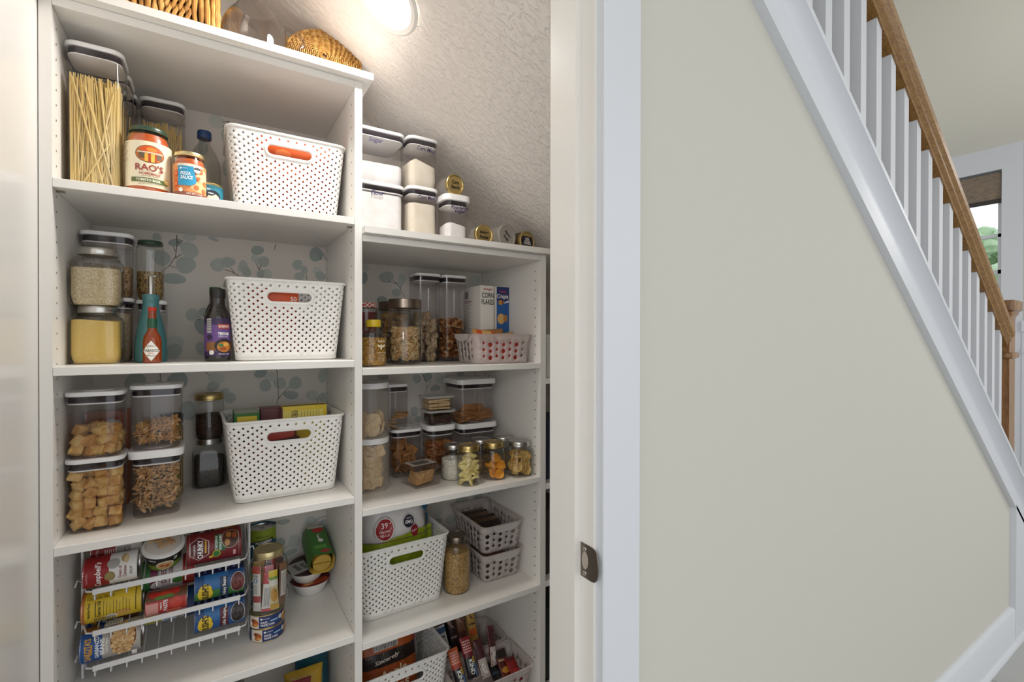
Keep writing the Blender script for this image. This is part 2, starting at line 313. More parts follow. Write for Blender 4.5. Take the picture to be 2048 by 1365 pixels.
# stair flight behind the skirt
q = MB()
for i in range(11):
    x = 3.55-.252*i; z = .19*(i+1); zb_ = max(z-.19, zc(x-.27)+.04 if x-.27 < 2.5 else 0)
    q.box(x-.275, x, .72, 1.70, z-.03, z, 'oak_post')
    if zb_ < z-.03: q.box(x-.03, x-.012, .72, 1.70, zb_, z-.03, 'trim_paint')
struct(q.build('stairs'))
# hall end wall with tall window
XW = 5.13
q = MB(); q.box(XW, XW+.12, -3, 1.10, 0, 2.74, 'wall_paint'); q.box(XW, XW+.12, 1.95, 4.5, 0, 2.74, 'wall_paint'); q.box(XW, XW+.12, 1.10, 1.95, 0, .5, 'wall_paint'); q.box(XW, XW+.12, 1.10, 1.95, 2.57, 2.74, 'wall_paint'); struct(q.build('wall_end'))
q = MB(); q.box(XW-.02, XW, .99, 1.105, 0, 2.74, 'trim_paint'); q.box(XW-.02, XW, 1.945, 2.1, 0, 2.74, 'trim_paint'); q.box(XW-.02, XW, 1.105, 1.945, 2.565, 2.74, 'trim_paint'); q.box(XW-.02, XW, 1.105, 1.945, 0, .5, 'trim_paint')
struct(q.build('trim_window_casing'))
q = MB(); q.box(XW-.03, XW, .3, .99, 0, 1.32, 'trim_paint'); q.box(XW-.05, XW, .3, .99, 1.32, 1.40, 'trim_paint'); q.box(XW-.045, XW, .3, .99, 1.16, 1.19, 'trim_paint'); struct(q.build('trim_wainscot'))
w = struct(bpy.data.objects.new('window_1', None)); COL.objects.link(w); w.location = (XW+.03, 1.525, 1.535)
q = MB(); y0, y1, z0, z1 = -.42, .42, -1.03, 1.03
for a, b_, c_, d_ in ((y0, y0+.03, z0, z1), (y1-.03, y1, z0, z1), (y0, y1, z0, z0+.05), (y0, y1, z1-.05, z1), (y0, y1, .235, .265), (y0, y1, .52, .545), (y0, y1, -.46, -.36)): q.box(0, .05, a, b_, c_, d_, 'trim_paint')
q.build('window_frame', w); q = MB(); q.box(.02, .026, y0+.02, y1-.02, z0+.03, z1-.03, 'window_glass'); q.build('pane', w)
speck('woven_blind', ['#4A4038', '#8A7B69', '#5E5347'], 60, .8, .5, (1, .4, 6), 'N')
bl = thing('window_shade', 'brown woven blind pulled up at the top of the hall window', 'blind', (XW+.015, 1.525, 2.335))
q = MB(); q.box(-.008, .004, -.41, .40, .012, .225, 'woven_blind'); q.build('blind_fabric', bl)
q = MB(); q.box(-.012, .008, -.415, .40, -.02, .012, 'hole'); q.build('bottom_bar', bl)
q = MB(); q.box(-.014, .012, -.42, .42, .215, .232, C('#55585A')); q.build('head_rail', bl)
# tree outside the window
speck('foliage', ['#7FA27A', '#A9C4A0', '#CFE0CB'], 6, .8, 0, kind='N')
tr = thing('tree', 'pale green tree seen through the hall window', 'tree', (10.2, 2.35, 0)); q = MB(); rt = random.Random(4)
for i in range(120):
    a, z = rt.uniform(0, 2*PI), rt.uniform(-1, 1); r = math.sqrt(1-z*z)*rt.uniform(.6, 1)
    q.ball((r*math.cos(a)*.8, r*math.sin(a)*.8, 1.75+z*1.1), rt.uniform(.12, .25), 'foliage', 7, 4)
q.build('crown', tr); q = MB(); q.tube([(0, 0, 0), (.05, 0, 1.2)], .09, 'oak_post'); q.build('trunk', tr)
q = MB(); q.box(7, 30, -20, 20, -.08, -.04, C('#A7B59B', .9)); struct(q.build('ground_outside'))
# balusters, rail, newel
q = MB(); rl = [(.015, -.085), (.015, -.072), (.004, -.062), (.004, -.05), (-.006, -.038), (-.009, -.022), (-.004, -.007), (.006, 0), (.028, .003)]
pf = rl+[(.073-y, z) for y, z in rl[::-1]]
xr0, xr1 = 1.13, 2.9465
q.loft([[(x, .60+y, 2.026+SL*(x-2)+z) for y, z in pf] for x in (xr0, xr1)], 'oak_rail')
tag(q.build('handrail', ang=25), 'sloping brown oak handrail above the white balusters', 'handrail')
b0 = None
for k in range(-3, 17):
    x = 1.2494+.1001*k
    zt = 1.9402+SL*(x-2); zb = zu(x)
    if zt > 2.73: zt = 2.735
    q = MB(); dx = .0335
    q.add([(0, 0, 0), (dx, 0, SL*dx), (dx, dx, SL*dx), (0, dx, 0), (0, 0, zt-zb), (dx, 0, zt-zb+SL*dx if zt < 2.7 else zt-zb), (dx, dx, zt-zb+SL*dx if zt < 2.7 else zt-zb), (0, dx, zt-zb)],
          [(3, 2, 1, 0), (4, 5, 6, 7), (0, 1, 5, 4), (1, 2, 6, 5), (2, 3, 7, 6), (3, 0, 4, 7)], 'trim_paint')
    if b0 is None or k in (-2, -1, 0): o = q.build('baluster'); b0 = o
    else: o = b0.copy(); COL.objects.link(o)
    o.location = (x, .62, zb)
    if k == 0: b0 = o
    tag(o, 'square white baluster between skirt cap and oak handrail', 'baluster', 'white balusters under the stair rail')
nw = thing('newel_post', 'square oak newel post at the foot of the stair rail', 'newel post', (2.99, .652, 0))
q = MB(); q.box(-.042, .042, -.042, .042, zu(3.03)-.03, 1.375, 'oak_post'); q.build('post', nw)
q = MB(); q.loft([rrect(w_, w_, .004, z, 2) for w_, z in ((.086, 1.345), (.09, 1.36), (.104, 1.372), (.104, 1.38), (.124, 1.388), (.124, 1.425), (.112, 1.432))], 'oak_post'); q.build('cap', nw)
q = MB(); q.loft([rrect(w_, w_, .004, z, 2) for w_, z in ((.086, 1.175), (.106, 1.18), (.11, 1.19), (.106, 1.2), (.086, 1.205))], 'oak_post'); q.build('collar', nw)
# strike plate on the jamb
sp = thing('strike_plate', 'metal strike plate screwed to the white door jamb', 'strike plate', (.5148, .585, .8985))
mat('nickel', '#7E746A', .3, 1)
q = MB(); R = .0008; ring = []
pl = [(.019, -.0275), (.019, .0275), (-.008, .0275)]+[(-.008-.019*math.sin(PI*k/10), .0275*math.cos(PI*k/10)) for k in range(1, 10)]+[(-.008, -.0275)]
def lip(y): return -.0015 - (0 if y > -.012 else ((-y-.012)/.015)**2*.004)
q.loft([[(lip(y)+d, y, z) for y, z in pl] for d in (0, .0014)], 'nickel'); q.build('plate', sp)
q = MB(); q.loft([[(-.0022, .008+.007*cx, .001+.014*cz) for cx, cz in ((math.cos(2*PI*k/16), math.sin(2*PI*k/16)) for k in range(16))], [(-.0014, .008+.0075*math.cos(2*PI*k/16), .001+.0145*math.sin(2*PI*k/16)) for k in range(16)]], C('#A79C8E')); q.build('latch_hole', sp)
for z in (.019, -.02):
    q = MB(); q.loft([[(-x, .009+r*math.cos(2*PI*k/12), z+r*math.sin(2*PI*k/12)) for k in range(12)] for x, r in ((.0014, .004), (.0026, .0035), (.003, .002))], 'steel'); q.box(-.0032, -.0028, .0065, .0115, z-.0005, z+.0005, 'hole'); q.build('screw', sp)
# recessed lamp
mat('lamp_trim', '#F0EDE8', .4)
m, n, l, b = bsdf('lamp_glow'); b.inputs['Emission Color'].default_value = (1, .97, .92, 1); b.inputs['Emission Strength'].default_value = 6; b.inputs['Base Color'].default_value = lin('#FFFFFF')
lt = thing('ceiling_light', 'round white recessed light in the sloped pantry ceiling', 'ceiling light', LAMP); lt.rotation_euler = LN.to_track_quat('-Z', 'Y').to_euler()
q = MB(); q.lathe([(.1, -.0005), (.1, -.003), (.094, -.007), (.083, -.006), (.08, -.0025)], 'lamp_trim', 48, cap0=False, cap1=False); q.build('trim_ring', lt)
q = MB(); q.lathe([(.0001, -.0035), (.081, -.003)], 'lamp_glow', 48, cap0=False, cap1=False); q.build('diffuser', lt)
# ------------------------------------------------------------------ shelving
YF, YB = 1.33, 1.72; TH = .0188
s2, s3, s4, s5, s6 = 1.590, 1.201, .828, .4485, .038
r2, r3, r4, r5 = 1.1776, .7878, .4173, .038
def dots(q, x, sgn, zt, avoid=()):
    z = .15
    while z < zt:
        for y in (1.362, 1.69):
            q.add([(x+sgn*.0003, y+.0026*math.cos(2*PI*k/8), z+.0026*math.sin(2*PI*k/8)) for k in range(8)], [tuple(range(8)) if sgn > 0 else tuple(range(8))[::-1]], 'hole')
        z += .032
def panel(par, x0, x1, zt, sides):
    q = MB(); q.box(x0, x1, YF, YB, 0, zt, 'melamine')
    for s in sides: dots(q, x1 if s > 0 else x0, s, zt-.05)
    return q.build('side_panel', par)
def shelf(par, x0, x1, zt, name='shelf'):
    q = MB(); a = .0006
    q.loft([[(x0+a, YF+.0007, z) for z in (0,)]] if 0 else [[(x0+a, y, z), (x1-a, y, z), (x1-a, YB, z), (x0+a, YB, z)] for y, z in ((YF+.001, zt-TH), (YF, zt-TH+.001), (YF, zt-.001), (YF+.001, zt))], 'melamine')
    return q.build(name, par)
def pins(par, x0, x1, zt):
    for x, s in ((x0, 1), (x1, -1)):
        q = MB(); q.box(min(x, x+s*.013), max(x, x+s*.013), 1.359, 1.366, zt-TH-.0035, zt-TH-.0004, 'bronze_steel'); q.build('shelf_pin', par)
ua = thing('shelving_unit', 'tall white shelving unit on the left with five open bays', 'shelving unit', (0, 0, 0))
panel(ua, -.297, -.277, 1.963, (1,)); panel(ua, .3294, .3492, 1.963, (-1,))
for z in (s2, s3, s4, s5, s6): shelf(ua, -.277, .3294, z); pins(ua, -.277, .3294, z)
shelf(ua, -.277, .3294, 1.963, 'top_panel')
q = MB(); q.box(-.297, .3725, 1.303, YB, 1.9632, 1.981, 'melamine'); tag(q.build('top_board'), 'white board lying across the top of the tall left shelving unit', 'board')
ub = thing('shelving_unit', 'shorter white shelving unit on the right with four open bays', 'shelving unit', (0, 0, 0))
panel(ub, .9506, .973, 1.5475, (-1,))
for z in (r2, r3, r4, r5): shelf(ub, .3496, .9506, z); pins(ub, .3496, .9506, z)
shelf(ub, .3496, .9506, 1.5475, 'top_panel')
q = MB(); q.box(.3496, .985, 1.303, YB, 1.548, 1.566, 'melamine'); tag(q.build('top_board'), 'white board across the shorter right unit, carrying flour and sugar canisters', 'board')
uc = thing('shelving_unit', 'low third shelving unit just visible past the right unit beside the jamb', 'shelving unit', (0, 0, 0))
panel(uc, 1.36, 1.38, 1.27, (-1,))
for z in (1.1234, .7595, .4216, .04): shelf(uc, .9735, 1.36, z)
def tin(name, label, cat, x, y, z, r, h, k): q = MB(); q.lathe([(r*.97, 0), (r, .004), (r, h-.004), (r*.95, h)], k, 24); o = tag(q.build(name, loc=(x, y, z)), label, cat); return o
for x, y, z, w_, d_, h_, k, nm, lb in ((1.05, 1.46, 1.1234, .13, .2, .14, '#D9D7D2', 'storage_box', 'grey white storage box on the third unit, seen past the door jamb'),
    (1.05, 1.47, .7595, .13, .2, .2, '#2C3346', 'storage_box', 'dark navy box on the middle shelf of the third unit'), (1.05, 1.47, .4216, .13, .2, .22, '#3A332E', 'storage_box', 'dark brown box on the lower shelf of the third unit'),
    (1.05, 1.47, .04, .13, .2, .25, '#23241F', 'storage_box', 'black box on the bottom of the third unit')):
    q = MB(); q.loft([rrect(w_, d_, .01, zz, 3) for zz in (0, h_)], C(k)); q.loft([rrect(w_+.006, d_+.006, .012, zz, 3) for zz in (h_+.0002, h_+.012)], C(k)); tag(q.build(nm, loc=(x, y, z+.001)), lb, 'box')
# ------------------------------------------------------------------ builders for what stands on the shelves
EPS = .0005
def powder(name, label, cat, cx, cy, z, w, d, r, h, k, wave=.004, taper=.0, seed=1, lift=.002):
    """a settled fill of something nobody could count"""
    q = MB(); rn = random.Random(seed); ph = rn.uniform(0, 6); N = 8
    rings = [rrect(w-.012, d-.012, r*.8, 0, N), rrect(w-.004, d-.004, r, .008, N), rrect(w, d, r, .022, N), rrect(w, d, r, h*.9, N)]
    top = []
    for s_ in (1, .8, .55, .3, .05):
        top.append([(x*s_, y*s_, h+wave*math.sin(ph+x*55)*math.cos(ph*2+y*47)+wave*.5*(1-s_)) for x, y, _ in rrect(w, d, r, 0, N)])
    q.loft(rings+top, k, True, True); o = q.build(name, ang=60, loc=(cx, cy, z+lift))
    return tag(o, label, cat, kind='stuff')
def canister(label, x0, yf, z, w, d, h, style='a', group=None, lidtop=True, note=None):
    """clear storage canister: body, white lid, dark seal band, white gasket; x0/yf = left and front of its lid"""
    t = thing('storage_canister', label, 'canister', (x0+w/2, yf+d/2, z+EPS), 0, group); r = .022 if w > .08 else .014
    lh = .010 if style == 'a' else .019; ov = .0 if style == 'a' else .0045
    bw, bd = w-.003-2*ov, d-.003-2*ov
    q = MB(); q.loft([rrect(bw-.012, bd-.012, r*.8, .0, 6), rrect(bw-.007, bd-.007, r*.9, .004, 6), rrect(bw-.005, bd-.005, r, .02, 6), rrect(bw-.001, bd-.001, r, h-lh-.0005, 6)], 'canister', True, False); q.build('body', t)
    sb = h-lh-.0145
    q = MB(); q.loft([rrect(bw-.0075, bd-.0075, r*.95, zz, 6) for zz in (sb, h-lh-.0006)], 'seal_smoke', False, False); q.build('seal_band', t)
    q = MB(); q.loft([rrect(bw-.0068, bd-.0068, r*.95, sb-.0034, 6), rrect(bw-.0055, bd-.0055, r, sb-.003, 6), rrect(bw-.0055, bd-.0055, r, sb-.0006, 6), rrect(bw-.007, bd-.007, r, sb-.0002, 6)], 'white_plastic'); q.build('gasket', t)
    q = MB(); e = .0016
    q.loft([rrect(w-2*e, d-2*e, r, h-lh, 6), rrect(w, d, r+.002, h-lh+e, 6), rrect(w, d, r+.002, h-e, 6), rrect(w-2*e, d-2*e, r, h, 6)], 'white_lid'); q.build('lid', t)
    if lidtop: q = MB(); q.lathe([(w*.27, h+.0002), (w*.27, h+.0012), (w*.25, h+.0016)], 'white_lid', 24); q.build('lid_button', t)
    if note:
        q = MB(); els = []
        for i, ln in enumerate(note[0]): els.append(('t', ln, note[1], note[2]-i*note[4]*1.15, note[4], '#2C1F52', {'b': .016, 'sh': .2, 'w': note[3]*len(ln)/max(len(x) for x in note[0]), 'rot': note[5] if len(note) > 5 else 0}))
        q.decal(els, planemap((0, -(bd-.001)/2-.0006, 0))); q.build('handwriting', t)
    return t
def sqjar(label, cx, cy, z, w, h, lidk='steel', d=None, lidr=None, group=None, gold=False):
    d = d or w; lr = lidr or w*.39; t = thing('square_jar', label, 'jar', (cx, cy, z+EPS), 0, group); lh = .017
    q = MB(); hb = h-lh
    q.loft([rrect(w*.86, d*.86, .016, 0, 6), rrect(w*.97, d*.97, .02, .004, 6), rrect(w, d, .02, .014, 6), rrect(w, d, .02, hb*.82, 6), rrect(w*.95, d*.95, .024, hb*.9, 6), rrect(w*.84, d*.84, .03, hb*.955, 6), rrect(lr*1.94, lr*1.94, lr*.95, hb*.99, 6), rrect(lr*1.9, lr*1.9, lr*.94, h-.003, 6)], 'jar_glass', True, False); q.build('glass', t)
    q = MB(); q.lathe([(lr, hb+.0006), (lr*1.02, hb+.002), (lr, hb+.005), (lr*1.02, hb+.009), (lr, h-.002), (lr*.96, h), (lr*.9, h-.001)], lidk, 36); q.build('lid', t)
    return t
def rjar(label, cx, cy, z, r, h, lidk='gold', lidr=None, lh=.016, group=None, name='glass_jar', cat='jar', glass='jar_glass', sh=.16, flat=False):
    lr = lidr or r*.84; hb = h-lh; t = thing(name, label, cat, (cx, cy, z+EPS), 0, group); q = MB()
    q.lathe([(r*.88, 0), (r*.97, .003), (r, .01), (r, hb*(1-sh)), (r*.97, hb*(1-sh*.6)), ((r+lr)/2, hb*(1-sh*.3)), (lr*.97, hb*(1-sh*.08)), (lr*.94, h-.003)], glass, 36, cap1=False); q.build('glass', t)
    q = MB(); q.lathe([(lr, hb+.0006), (lr*1.03, hb+.0012), (lr*1.03, hb+.004), (lr, hb+.005), (lr, h-.0015), (lr*.97, h), (lr*.9, h), (lr*.88, h-.0012)] if not flat else [(lr, hb+.0006), (lr, h-.001), (lr*.98, h)], lidk, 36); q.build('lid', t)
    return t
# woven basket --------------------------------------------------------------
BW, BD, BH = .2915, .262, .2165
def bring(z, n=6, o=0): f = z/BH; return rrect(.251+(BW-.251)*f+2*o, .226+(BD-.226)*f+2*o, .024, z, n)
def path_pt(f, ring, cum):
    L = cum[-1]; s_ = (f % 1)*L; i = 0
    import bisect
    i = min(bisect.bisect_right(cum, s_)-1, len(ring)-1); a, b_ = ring[i], ring[(i+1) % len(ring)]; t = (s_-cum[i])/max(cum[i+1]-cum[i], 1e-9)
    return tuple(a[k]+(b_[k]-a[k])*t for k in range(3))
def cumlen(r):
    c = [0]
    for i in range(len(r)): c.append(c[-1]+math.dist(r[i], r[(i+1) % len(r)]))
    return c
def stadium(cu, cv, a, b_, n=8):   # half length a, half height b
    p = []
    for k in range(n+1): t = -PI/2+PI*k/n; p.append((cu+a-b_+b_*math.cos(t), cv+b_*math.sin(t)))
    for k in range(n+1): t = PI/2+PI*k/n; p.append((cu-a+b_+b_*math.cos(t), cv+b_*math.sin(t)))
    return p
def sheet_mesh(name, bound, holes, inside, fn, key, thick, par, extra=()):
    """flat sheet with real holes (constrained triangulation), mapped to 3-D by fn and given a wall thickness"""
    vs, es = list(bound), [(i, (i+1) % len(bound)) for i in range(len(bound))]
    for h in holes:
        n = len(vs); vs += h; es += [(n+i, n+(i+1) % len(h)) for i in range(len(h))]
    vs += list(extra)
    o = delaunay_2d_cdt([Vector(p) for p in vs], es, [], 0, 1e-7)
    V, F = o[0], o[2]; fs = []
    for f in F:
        c_ = sum((V[i] for i in f), Vector((0, 0)))/len(f)
        if inside(c_.x, c_.y): fs.append(tuple(f))
    q = MB(); q.add([fn(p.x, p.y) for p in V], fs, key)
    ob = q.build(name, par, ang=50)
    bm = bmesh.new(); bm.from_mesh(ob.data); loose = [v for v in bm.verts if not v.link_faces]; bmesh.ops.delete(bm, geom=loose, context='VERTS'); bmesh.ops.recalc_face_normals(bm, faces=bm.faces); bm.to_mesh(ob.data); bm.free()
    md = ob.modifiers.new('wall', 'SOLIDIFY'); md.thickness = thick; md.offset = 0
    return ob
PB = 1.0                                                            # perimeter in label units = 1
def make_basket(label):
    t = thing('storage_basket', label, 'basket', (0, 0, 0), 0, 'white woven-look storage baskets')
    ring = bring(BH*.5); cum = cumlen(ring); L = cum[-1]
    # u is a length along the mid-height perimeter, starting at the middle of the back
    start = next(i for i, p in enumerate(ring) if p[1] > 0 and abs(p[0]+ring[5][0]) < .03)
    DU, DV = L/50, .0166; A, B_ = .0033, .0036; HC, HA, HB = (L/2, .1695), .052, .0118
    def fn(u, v):
        f = (u/L+.25+0.0) % 1
        r_ = bring(v); c_ = cumlen(r_)
        # rrect starts at +x side; quarter of the way round is +y (back middle)
        x, y, _ = path_pt(f+OFF, r_, c_); return (x, y, v)
    OFF = (next(cum[i]+abs(ring[i][0])/abs(ring[i+1][0]-ring[i][0])*(cum[i+1]-cum[i]) for i in range(len(ring)-1) if ring[i][0] > 0 >= ring[i+1][0])/L)-.25; OFF += (next(cum[i]+abs(ring[i][0])/abs(ring[i+1][0]-ring[i][0])*(cum[i+1]-cum[i]) for i in range(len(ring)-1) if ring[i][0] < 0 <= ring[i+1][0])/L-.75-OFF)
    holes, cen = [], set()
    for j in range(2, 25):
        v = .008+j*DV/2
        if v < .016 or v > BH-.014: continue
        for i in range(50):
            u = (i+(.5 if j % 2 else 0)+.25)*DU
            if u < .006 or u > L-.006: continue
            du_, dv_ = max(abs(u-HC[0])-(HA-HB), 0), v-HC[1]
            if math.hypot(du_, dv_) < HB+.011: continue
            cen.add((i, j)); holes.append([(u-A, v), (u, v-B_), (u+A, v), (u, v+B_)])
    slot = stadium(HC[0], HC[1], HA, HB); holes.append(slot)
    def inside(u, v):
        if math.hypot(max(abs(u-HC[0])-(HA-HB), 0), v-HC[1]) < HB-.0003: return False
        j = round((v-.008)/(DV/2))
        for jj in (j-1, j, j+1):
            i = round(u/DU-.25-(.5 if jj % 2 else 0))
            if (i, jj) in cen and abs(u-(i+(.5 if jj % 2 else 0)+.25)*DU)/A+abs(v-.008-jj*DV/2)/B_ < .999: return False
        return True
    nb = 90
    bound = [(L*k/nb, .004) for k in range(nb+1)]+[(L*k/nb, BH-.003) for k in range(nb, -1, -1)]
    ex = [((i+(.5 if j % 2 == 0 else 0)+.25)*DU, .008+j*DV/2) for j in range(3, 24, 1) for i in range(49)]
    ex = [p for p in ex if inside(*p) and math.hypot(max(abs(p[0]-HC[0])-(HA-HB), 0), p[1]-HC[1]) > HB+.004]
    exs = {(round(p[0], 5), round(p[1], 5)): 1 for p in ex}
    def fn2(u, v):
        x, y, z = fn(u, v)
        kx = exs.get((round(u, 5), round(v, 5)))
        if kx:
            s_ = 1+.0011/max(math.hypot(x, y), .05)*(1 if int(round((u/DU-.25)*2)) % 2 else -1); x *= s_; y *= s_
        return (x, y, z)
    sheet_mesh('woven_wall', bound, holes, inside, fn2, 'basket_plastic', .0022, t, ex)
    q = MB(); q.loft([bring(.0, 6, -.004), bring(.0012, 6, -.001), bring(.004, 6, .0014), bring(.0065, 6, .0014), bring(.0065, 6, -.002), bring(.0035, 6, -.002)], 'basket_plastic'); q.build('base', t)
    q = MB(); q.tube([bring(BH-.003, 6, .0015)[k] for k in range(28)], .0036, 'basket_plastic', 8, True); q.build('rim', t)
    q = MB(); q.tube([(x, y-.0014, z) for x, y, z in (fn(u, v) for u, v in stadium(HC[0], HC[1], HA+.004, HB+.004))], .0036, 'basket_plastic', 8, True); q.build('handle_grip', t)
    return t
def make_bin(name, label, w, d, h, fl=.86, flap='y', group=None):
    """white translucent bin with round holes and drooping handle flaps on two sides"""
    t = thing(name, label, 'bin', (0, 0, 0), 0, group)
    ring = lambda z, o=0: rrect(w*(fl+(1-fl)*z/h)+2*o, d*(fl+(1-fl)*z/h)+2*o, .02, z, 5)
    R0 = ring(h*.5); cum = cumlen(R0); L = cum[-1]; N = len(R0)
    def fn(u, v):
        r_ = ring(v); return path_pt(u/L, r_, cumlen(r_))
    holes = []; cc = []
    rn = random.Random(3); nb = int(L/.0245)
    for i in range(nb):
        u = (i+.5)*L/nb; x, y, _ = path_pt(u/L, R0, cum)
        if abs(x) > w*.5*.93-.012 and abs(y) > d*.5*.93-.02: continue
        for j in range(3):
            v = h*(.2+.22*j)+(i % 2)*h*.06; rr = (.0078, .0046, .0062, .0052)[(i*3+j*2) % 4]
            cc.append((u, v, rr)); holes.append([(u+rr*math.cos(2*PI*k/10), v+rr*math.sin(2*PI*k/10)) for k in range(10)])
    inside = lambda u, v: all((u-a)**2+(v-b_)**2 > (r_*.93)**2 for a, b_, r_ in cc)
    bound = [(L*k/60, .003) for k in range(61)]+[(L*k/60, h-.001) for k in range(60, -1, -1)]
    sheet_mesh('wall', bound, holes, inside, fn, 'bin_plastic', .0016, t)
    q = MB(); q.loft([ring(0, -.003), ring(.0015), ring(.003), ring(.003, -.002), ring(.0018, -.003)], 'bin_plastic'); q.build('base', t)
    q = MB(); q.loft([ring(h-.002), ring(h-.0015, .006), ring(h, .006), ring(h, -.0005), ring(h-.003, -.0008)], 'bin_plastic', False, False); q.build('rim', t)
    for s_ in (-1, 1):
        q = MB(); n = 14; L_ = (w if flap == 'y' else d)*.62; top, bot = [], []
        for k in range(n+1):
            f = k/n*2-1; dr = .006+.016*max(0, 1-abs(f)**3)**.5; a = f*L_/2; o_ = (d if flap == 'y' else w)/2+.0068
            P = (lambda a_, o__, z_: (a_, s_*o__, z_)) if flap == 'y' else (lambda a_, o__, z_: (s_*o__, a_, z_))
            top.append((P(a, o_-.001, h+.0006), P(a, o_+.004, h-.0005))); bot.append((P(a, o_+.0045, h-dr), P(a, o_+.003, h-dr)))
        q.loft([[t_[0] for t_ in top], [t_[1] for t_ in top], [b_[0] for b_ in bot], [b_[1] for b_ in bot], [(p[0][0], p[0][1], p[0][2]-.0015) for p in top]], 'lid_frost', False, False, loop=False); q.build('handle_flap', t)
    return t
def carton(name, label, cat, cx, cy, z, w, d, h, k, els=(), side=(), top=(), rz=0, group=None, eul=None):
    """printed cardboard box; els on the front (-Y), side on its -X side, top on the lid"""
    q = MB(); e = .0008
    q.loft([rrect(w-2*e, d-2*e, e, 0, 2), rrect(w, d, e*1.5, e, 2), rrect(w, d, e*1.5, h-e, 2), rrect(w-2*e, d-2*e, e, h, 2)], C(k) if k not in MATS else k)
    if els: q.decal(els, planemap((0, -d/2, h/2)), du=1)
    if side: q.decal(side, planemap((-w/2, 0, h/2), (0, -1, 0), (0, 0, 1)), du=1)
    if top: q.decal(top, planemap((0, 0, h), (1, 0, 0), (0, 1, 0)), du=1)
    o = q.build(name, loc=(cx, cy, z+EPS)); o.rotation_euler = eul if eul else (0, 0, rz)
    return tag(o, label, cat, group)
def food_can(name, label, r, h, base, els, loc=(0, 0, 0), roll=0, lying=False, rimk='steel', cat='can', turn=0, group=None):
    """food can: printed label sleeve, bare metal ends; lying cans have their top to the left"""
    t = thing(name, label, cat, loc, 0, group)
    q = MB(); q.lathe([(r*.9, .0025), (r*.92, 0), (r*.985, 0), (r*1.01, .0015), (r*.985, .004), (r*.985, h-.004), (r*1.01, h-.0015), (r*.985, h), (r*.92, h), (r*.9, h-.003), (r*.6, h-.0026), (r*.58, h-.0032)], rimk, 32); q.build('can_body', t)
    q = MB(); q.lathe([(r*.995, .0052), (r*.995, h-.0052)], C(base), 32, cap0=False, cap1=False); q.decal(els, cylmap(r*.995, h/2, math.radians(turn))); q.build('label', t)
    q = MB(); q.tube([(r*.1*math.cos(a)+.0, r*.32*math.sin(a)+r*.1, h-.0012) for a in [2*PI*k/10 for k in range(10)]], .0012, rimk, 5, True); q.build('pull_tab', t)
    if lying:
        t.rotation_euler = euler(rot('Y', -90), rot('Z', roll)); t.location = (loc[0]+h/2, loc[1], loc[2])
    return t
def pouch(name, label, cat, w, h, thick, k, els, loc, eul=(0, 0, 0), seal=.012, group=None, crinkle=.002, seed=0):
    """filled flexible bag, pinched flat at its two crimped ends; origin at the middle of its bottom"""
    q = MB(); rn = random.Random(seed); nu, nv = 14, 14; fr, bk = [], []
    def dep(u, v):
        a = max(0, 1-abs(2*u-1)**2.6)**.6*max(0, 1-abs(2*v-1)**3.5)**.7
        return thick/2*a+.0006+crinkle*noise.noise(Vector((u*7+seed*3.1, v*9, seed)))*a
    for j in range(nv+1):
        v = j/nv; fr.append([((i/nu-.5)*w*(1-.05*max(0, 1-abs(2*v-1)**4)), -dep(i/nu, v), v*h) for i in range(nu+1)]); bk.append([(p[0], -p[1], p[2]) for p in fr[-1]])
    key = C(k, .3) if k not in MATS else k
    q.loft([a+b_[::-1] for a, b_ in zip(fr, bk)], key)
    def fn(u, v, hh):
        uu, vv = min(max(u/w+.5, 0), 1), min(max(v/h+.5, 0), 1); return (u*(1-.05*max(0, 1-abs(2*vv-1)**4)), -dep(uu, vv)-hh-.0003, (vv)*h)
    if els: q.decal(els, fn, du=.008, dv=.012, off0=.0006, dl=.00025)
    o = q.build(name, ang=70, loc=loc); o.rotation_euler = eul; return tag(o, label, cat, group)
def stick(name, label, cat, w, h, k, els, loc, eul, group=None, thick=.008, seed=0): return pouch(name, label, cat, w, h, thick, k, els, loc, eul, group=group, crinkle=.001, seed=seed)
# loose pieces of food -------------------------------------------------------
speck('toast', ['#B98746', '#D9B06A', '#E7C888'], 55, .8, .7, kind='N', dist=.003); speck('toast_dark', ['#A8702F', '#C99550', '#DDB877'], 55, .8, .7, kind='N', dist=.003)
speck('fried', ['#A9743E', '#CFA06A', '#E2C092'], 60, .6, .5, kind='N'); speck('cereal', ['#A9814F', '#C9A776', '#DABE93'], 90, .8, .4, kind='N')
speck('cracker', ['#B6824A', '#CFA167', '#DDB986'], 70, .75, .5, kind='N'); speck('cracker_pale', ['#C8A574', '#DCC093', '#E8D3AE'], 70, .75, .5, kind='N')
speck('cookie', ['#8A5A30', '#A8733F', '#BF8B55'], 60, .75, .5, kind='N'); speck('apricot', ['#D9820F', '#EA9A1E', '#F2B03C'], 40, .45, .5, kind='N'); speck('banana', ['#D9C06A', '#EBD98F', '#F3E7B4'], 60, .6, .5, kind='N')
speck('wheat_bis', ['#9C7B52', '#C2A67E', '#EDE3D2'], 110, .85, .9, (1, 1, 4), kind='N'); speck('flakes', ['#6E3B1B', '#8F552A', '#B0783F'], 60, .7, .5, kind='N')
speck('chip_gold', ['#B98A3C', '#D7AE62', '#E8CB8D'], 60, .6, .6, kind='N')
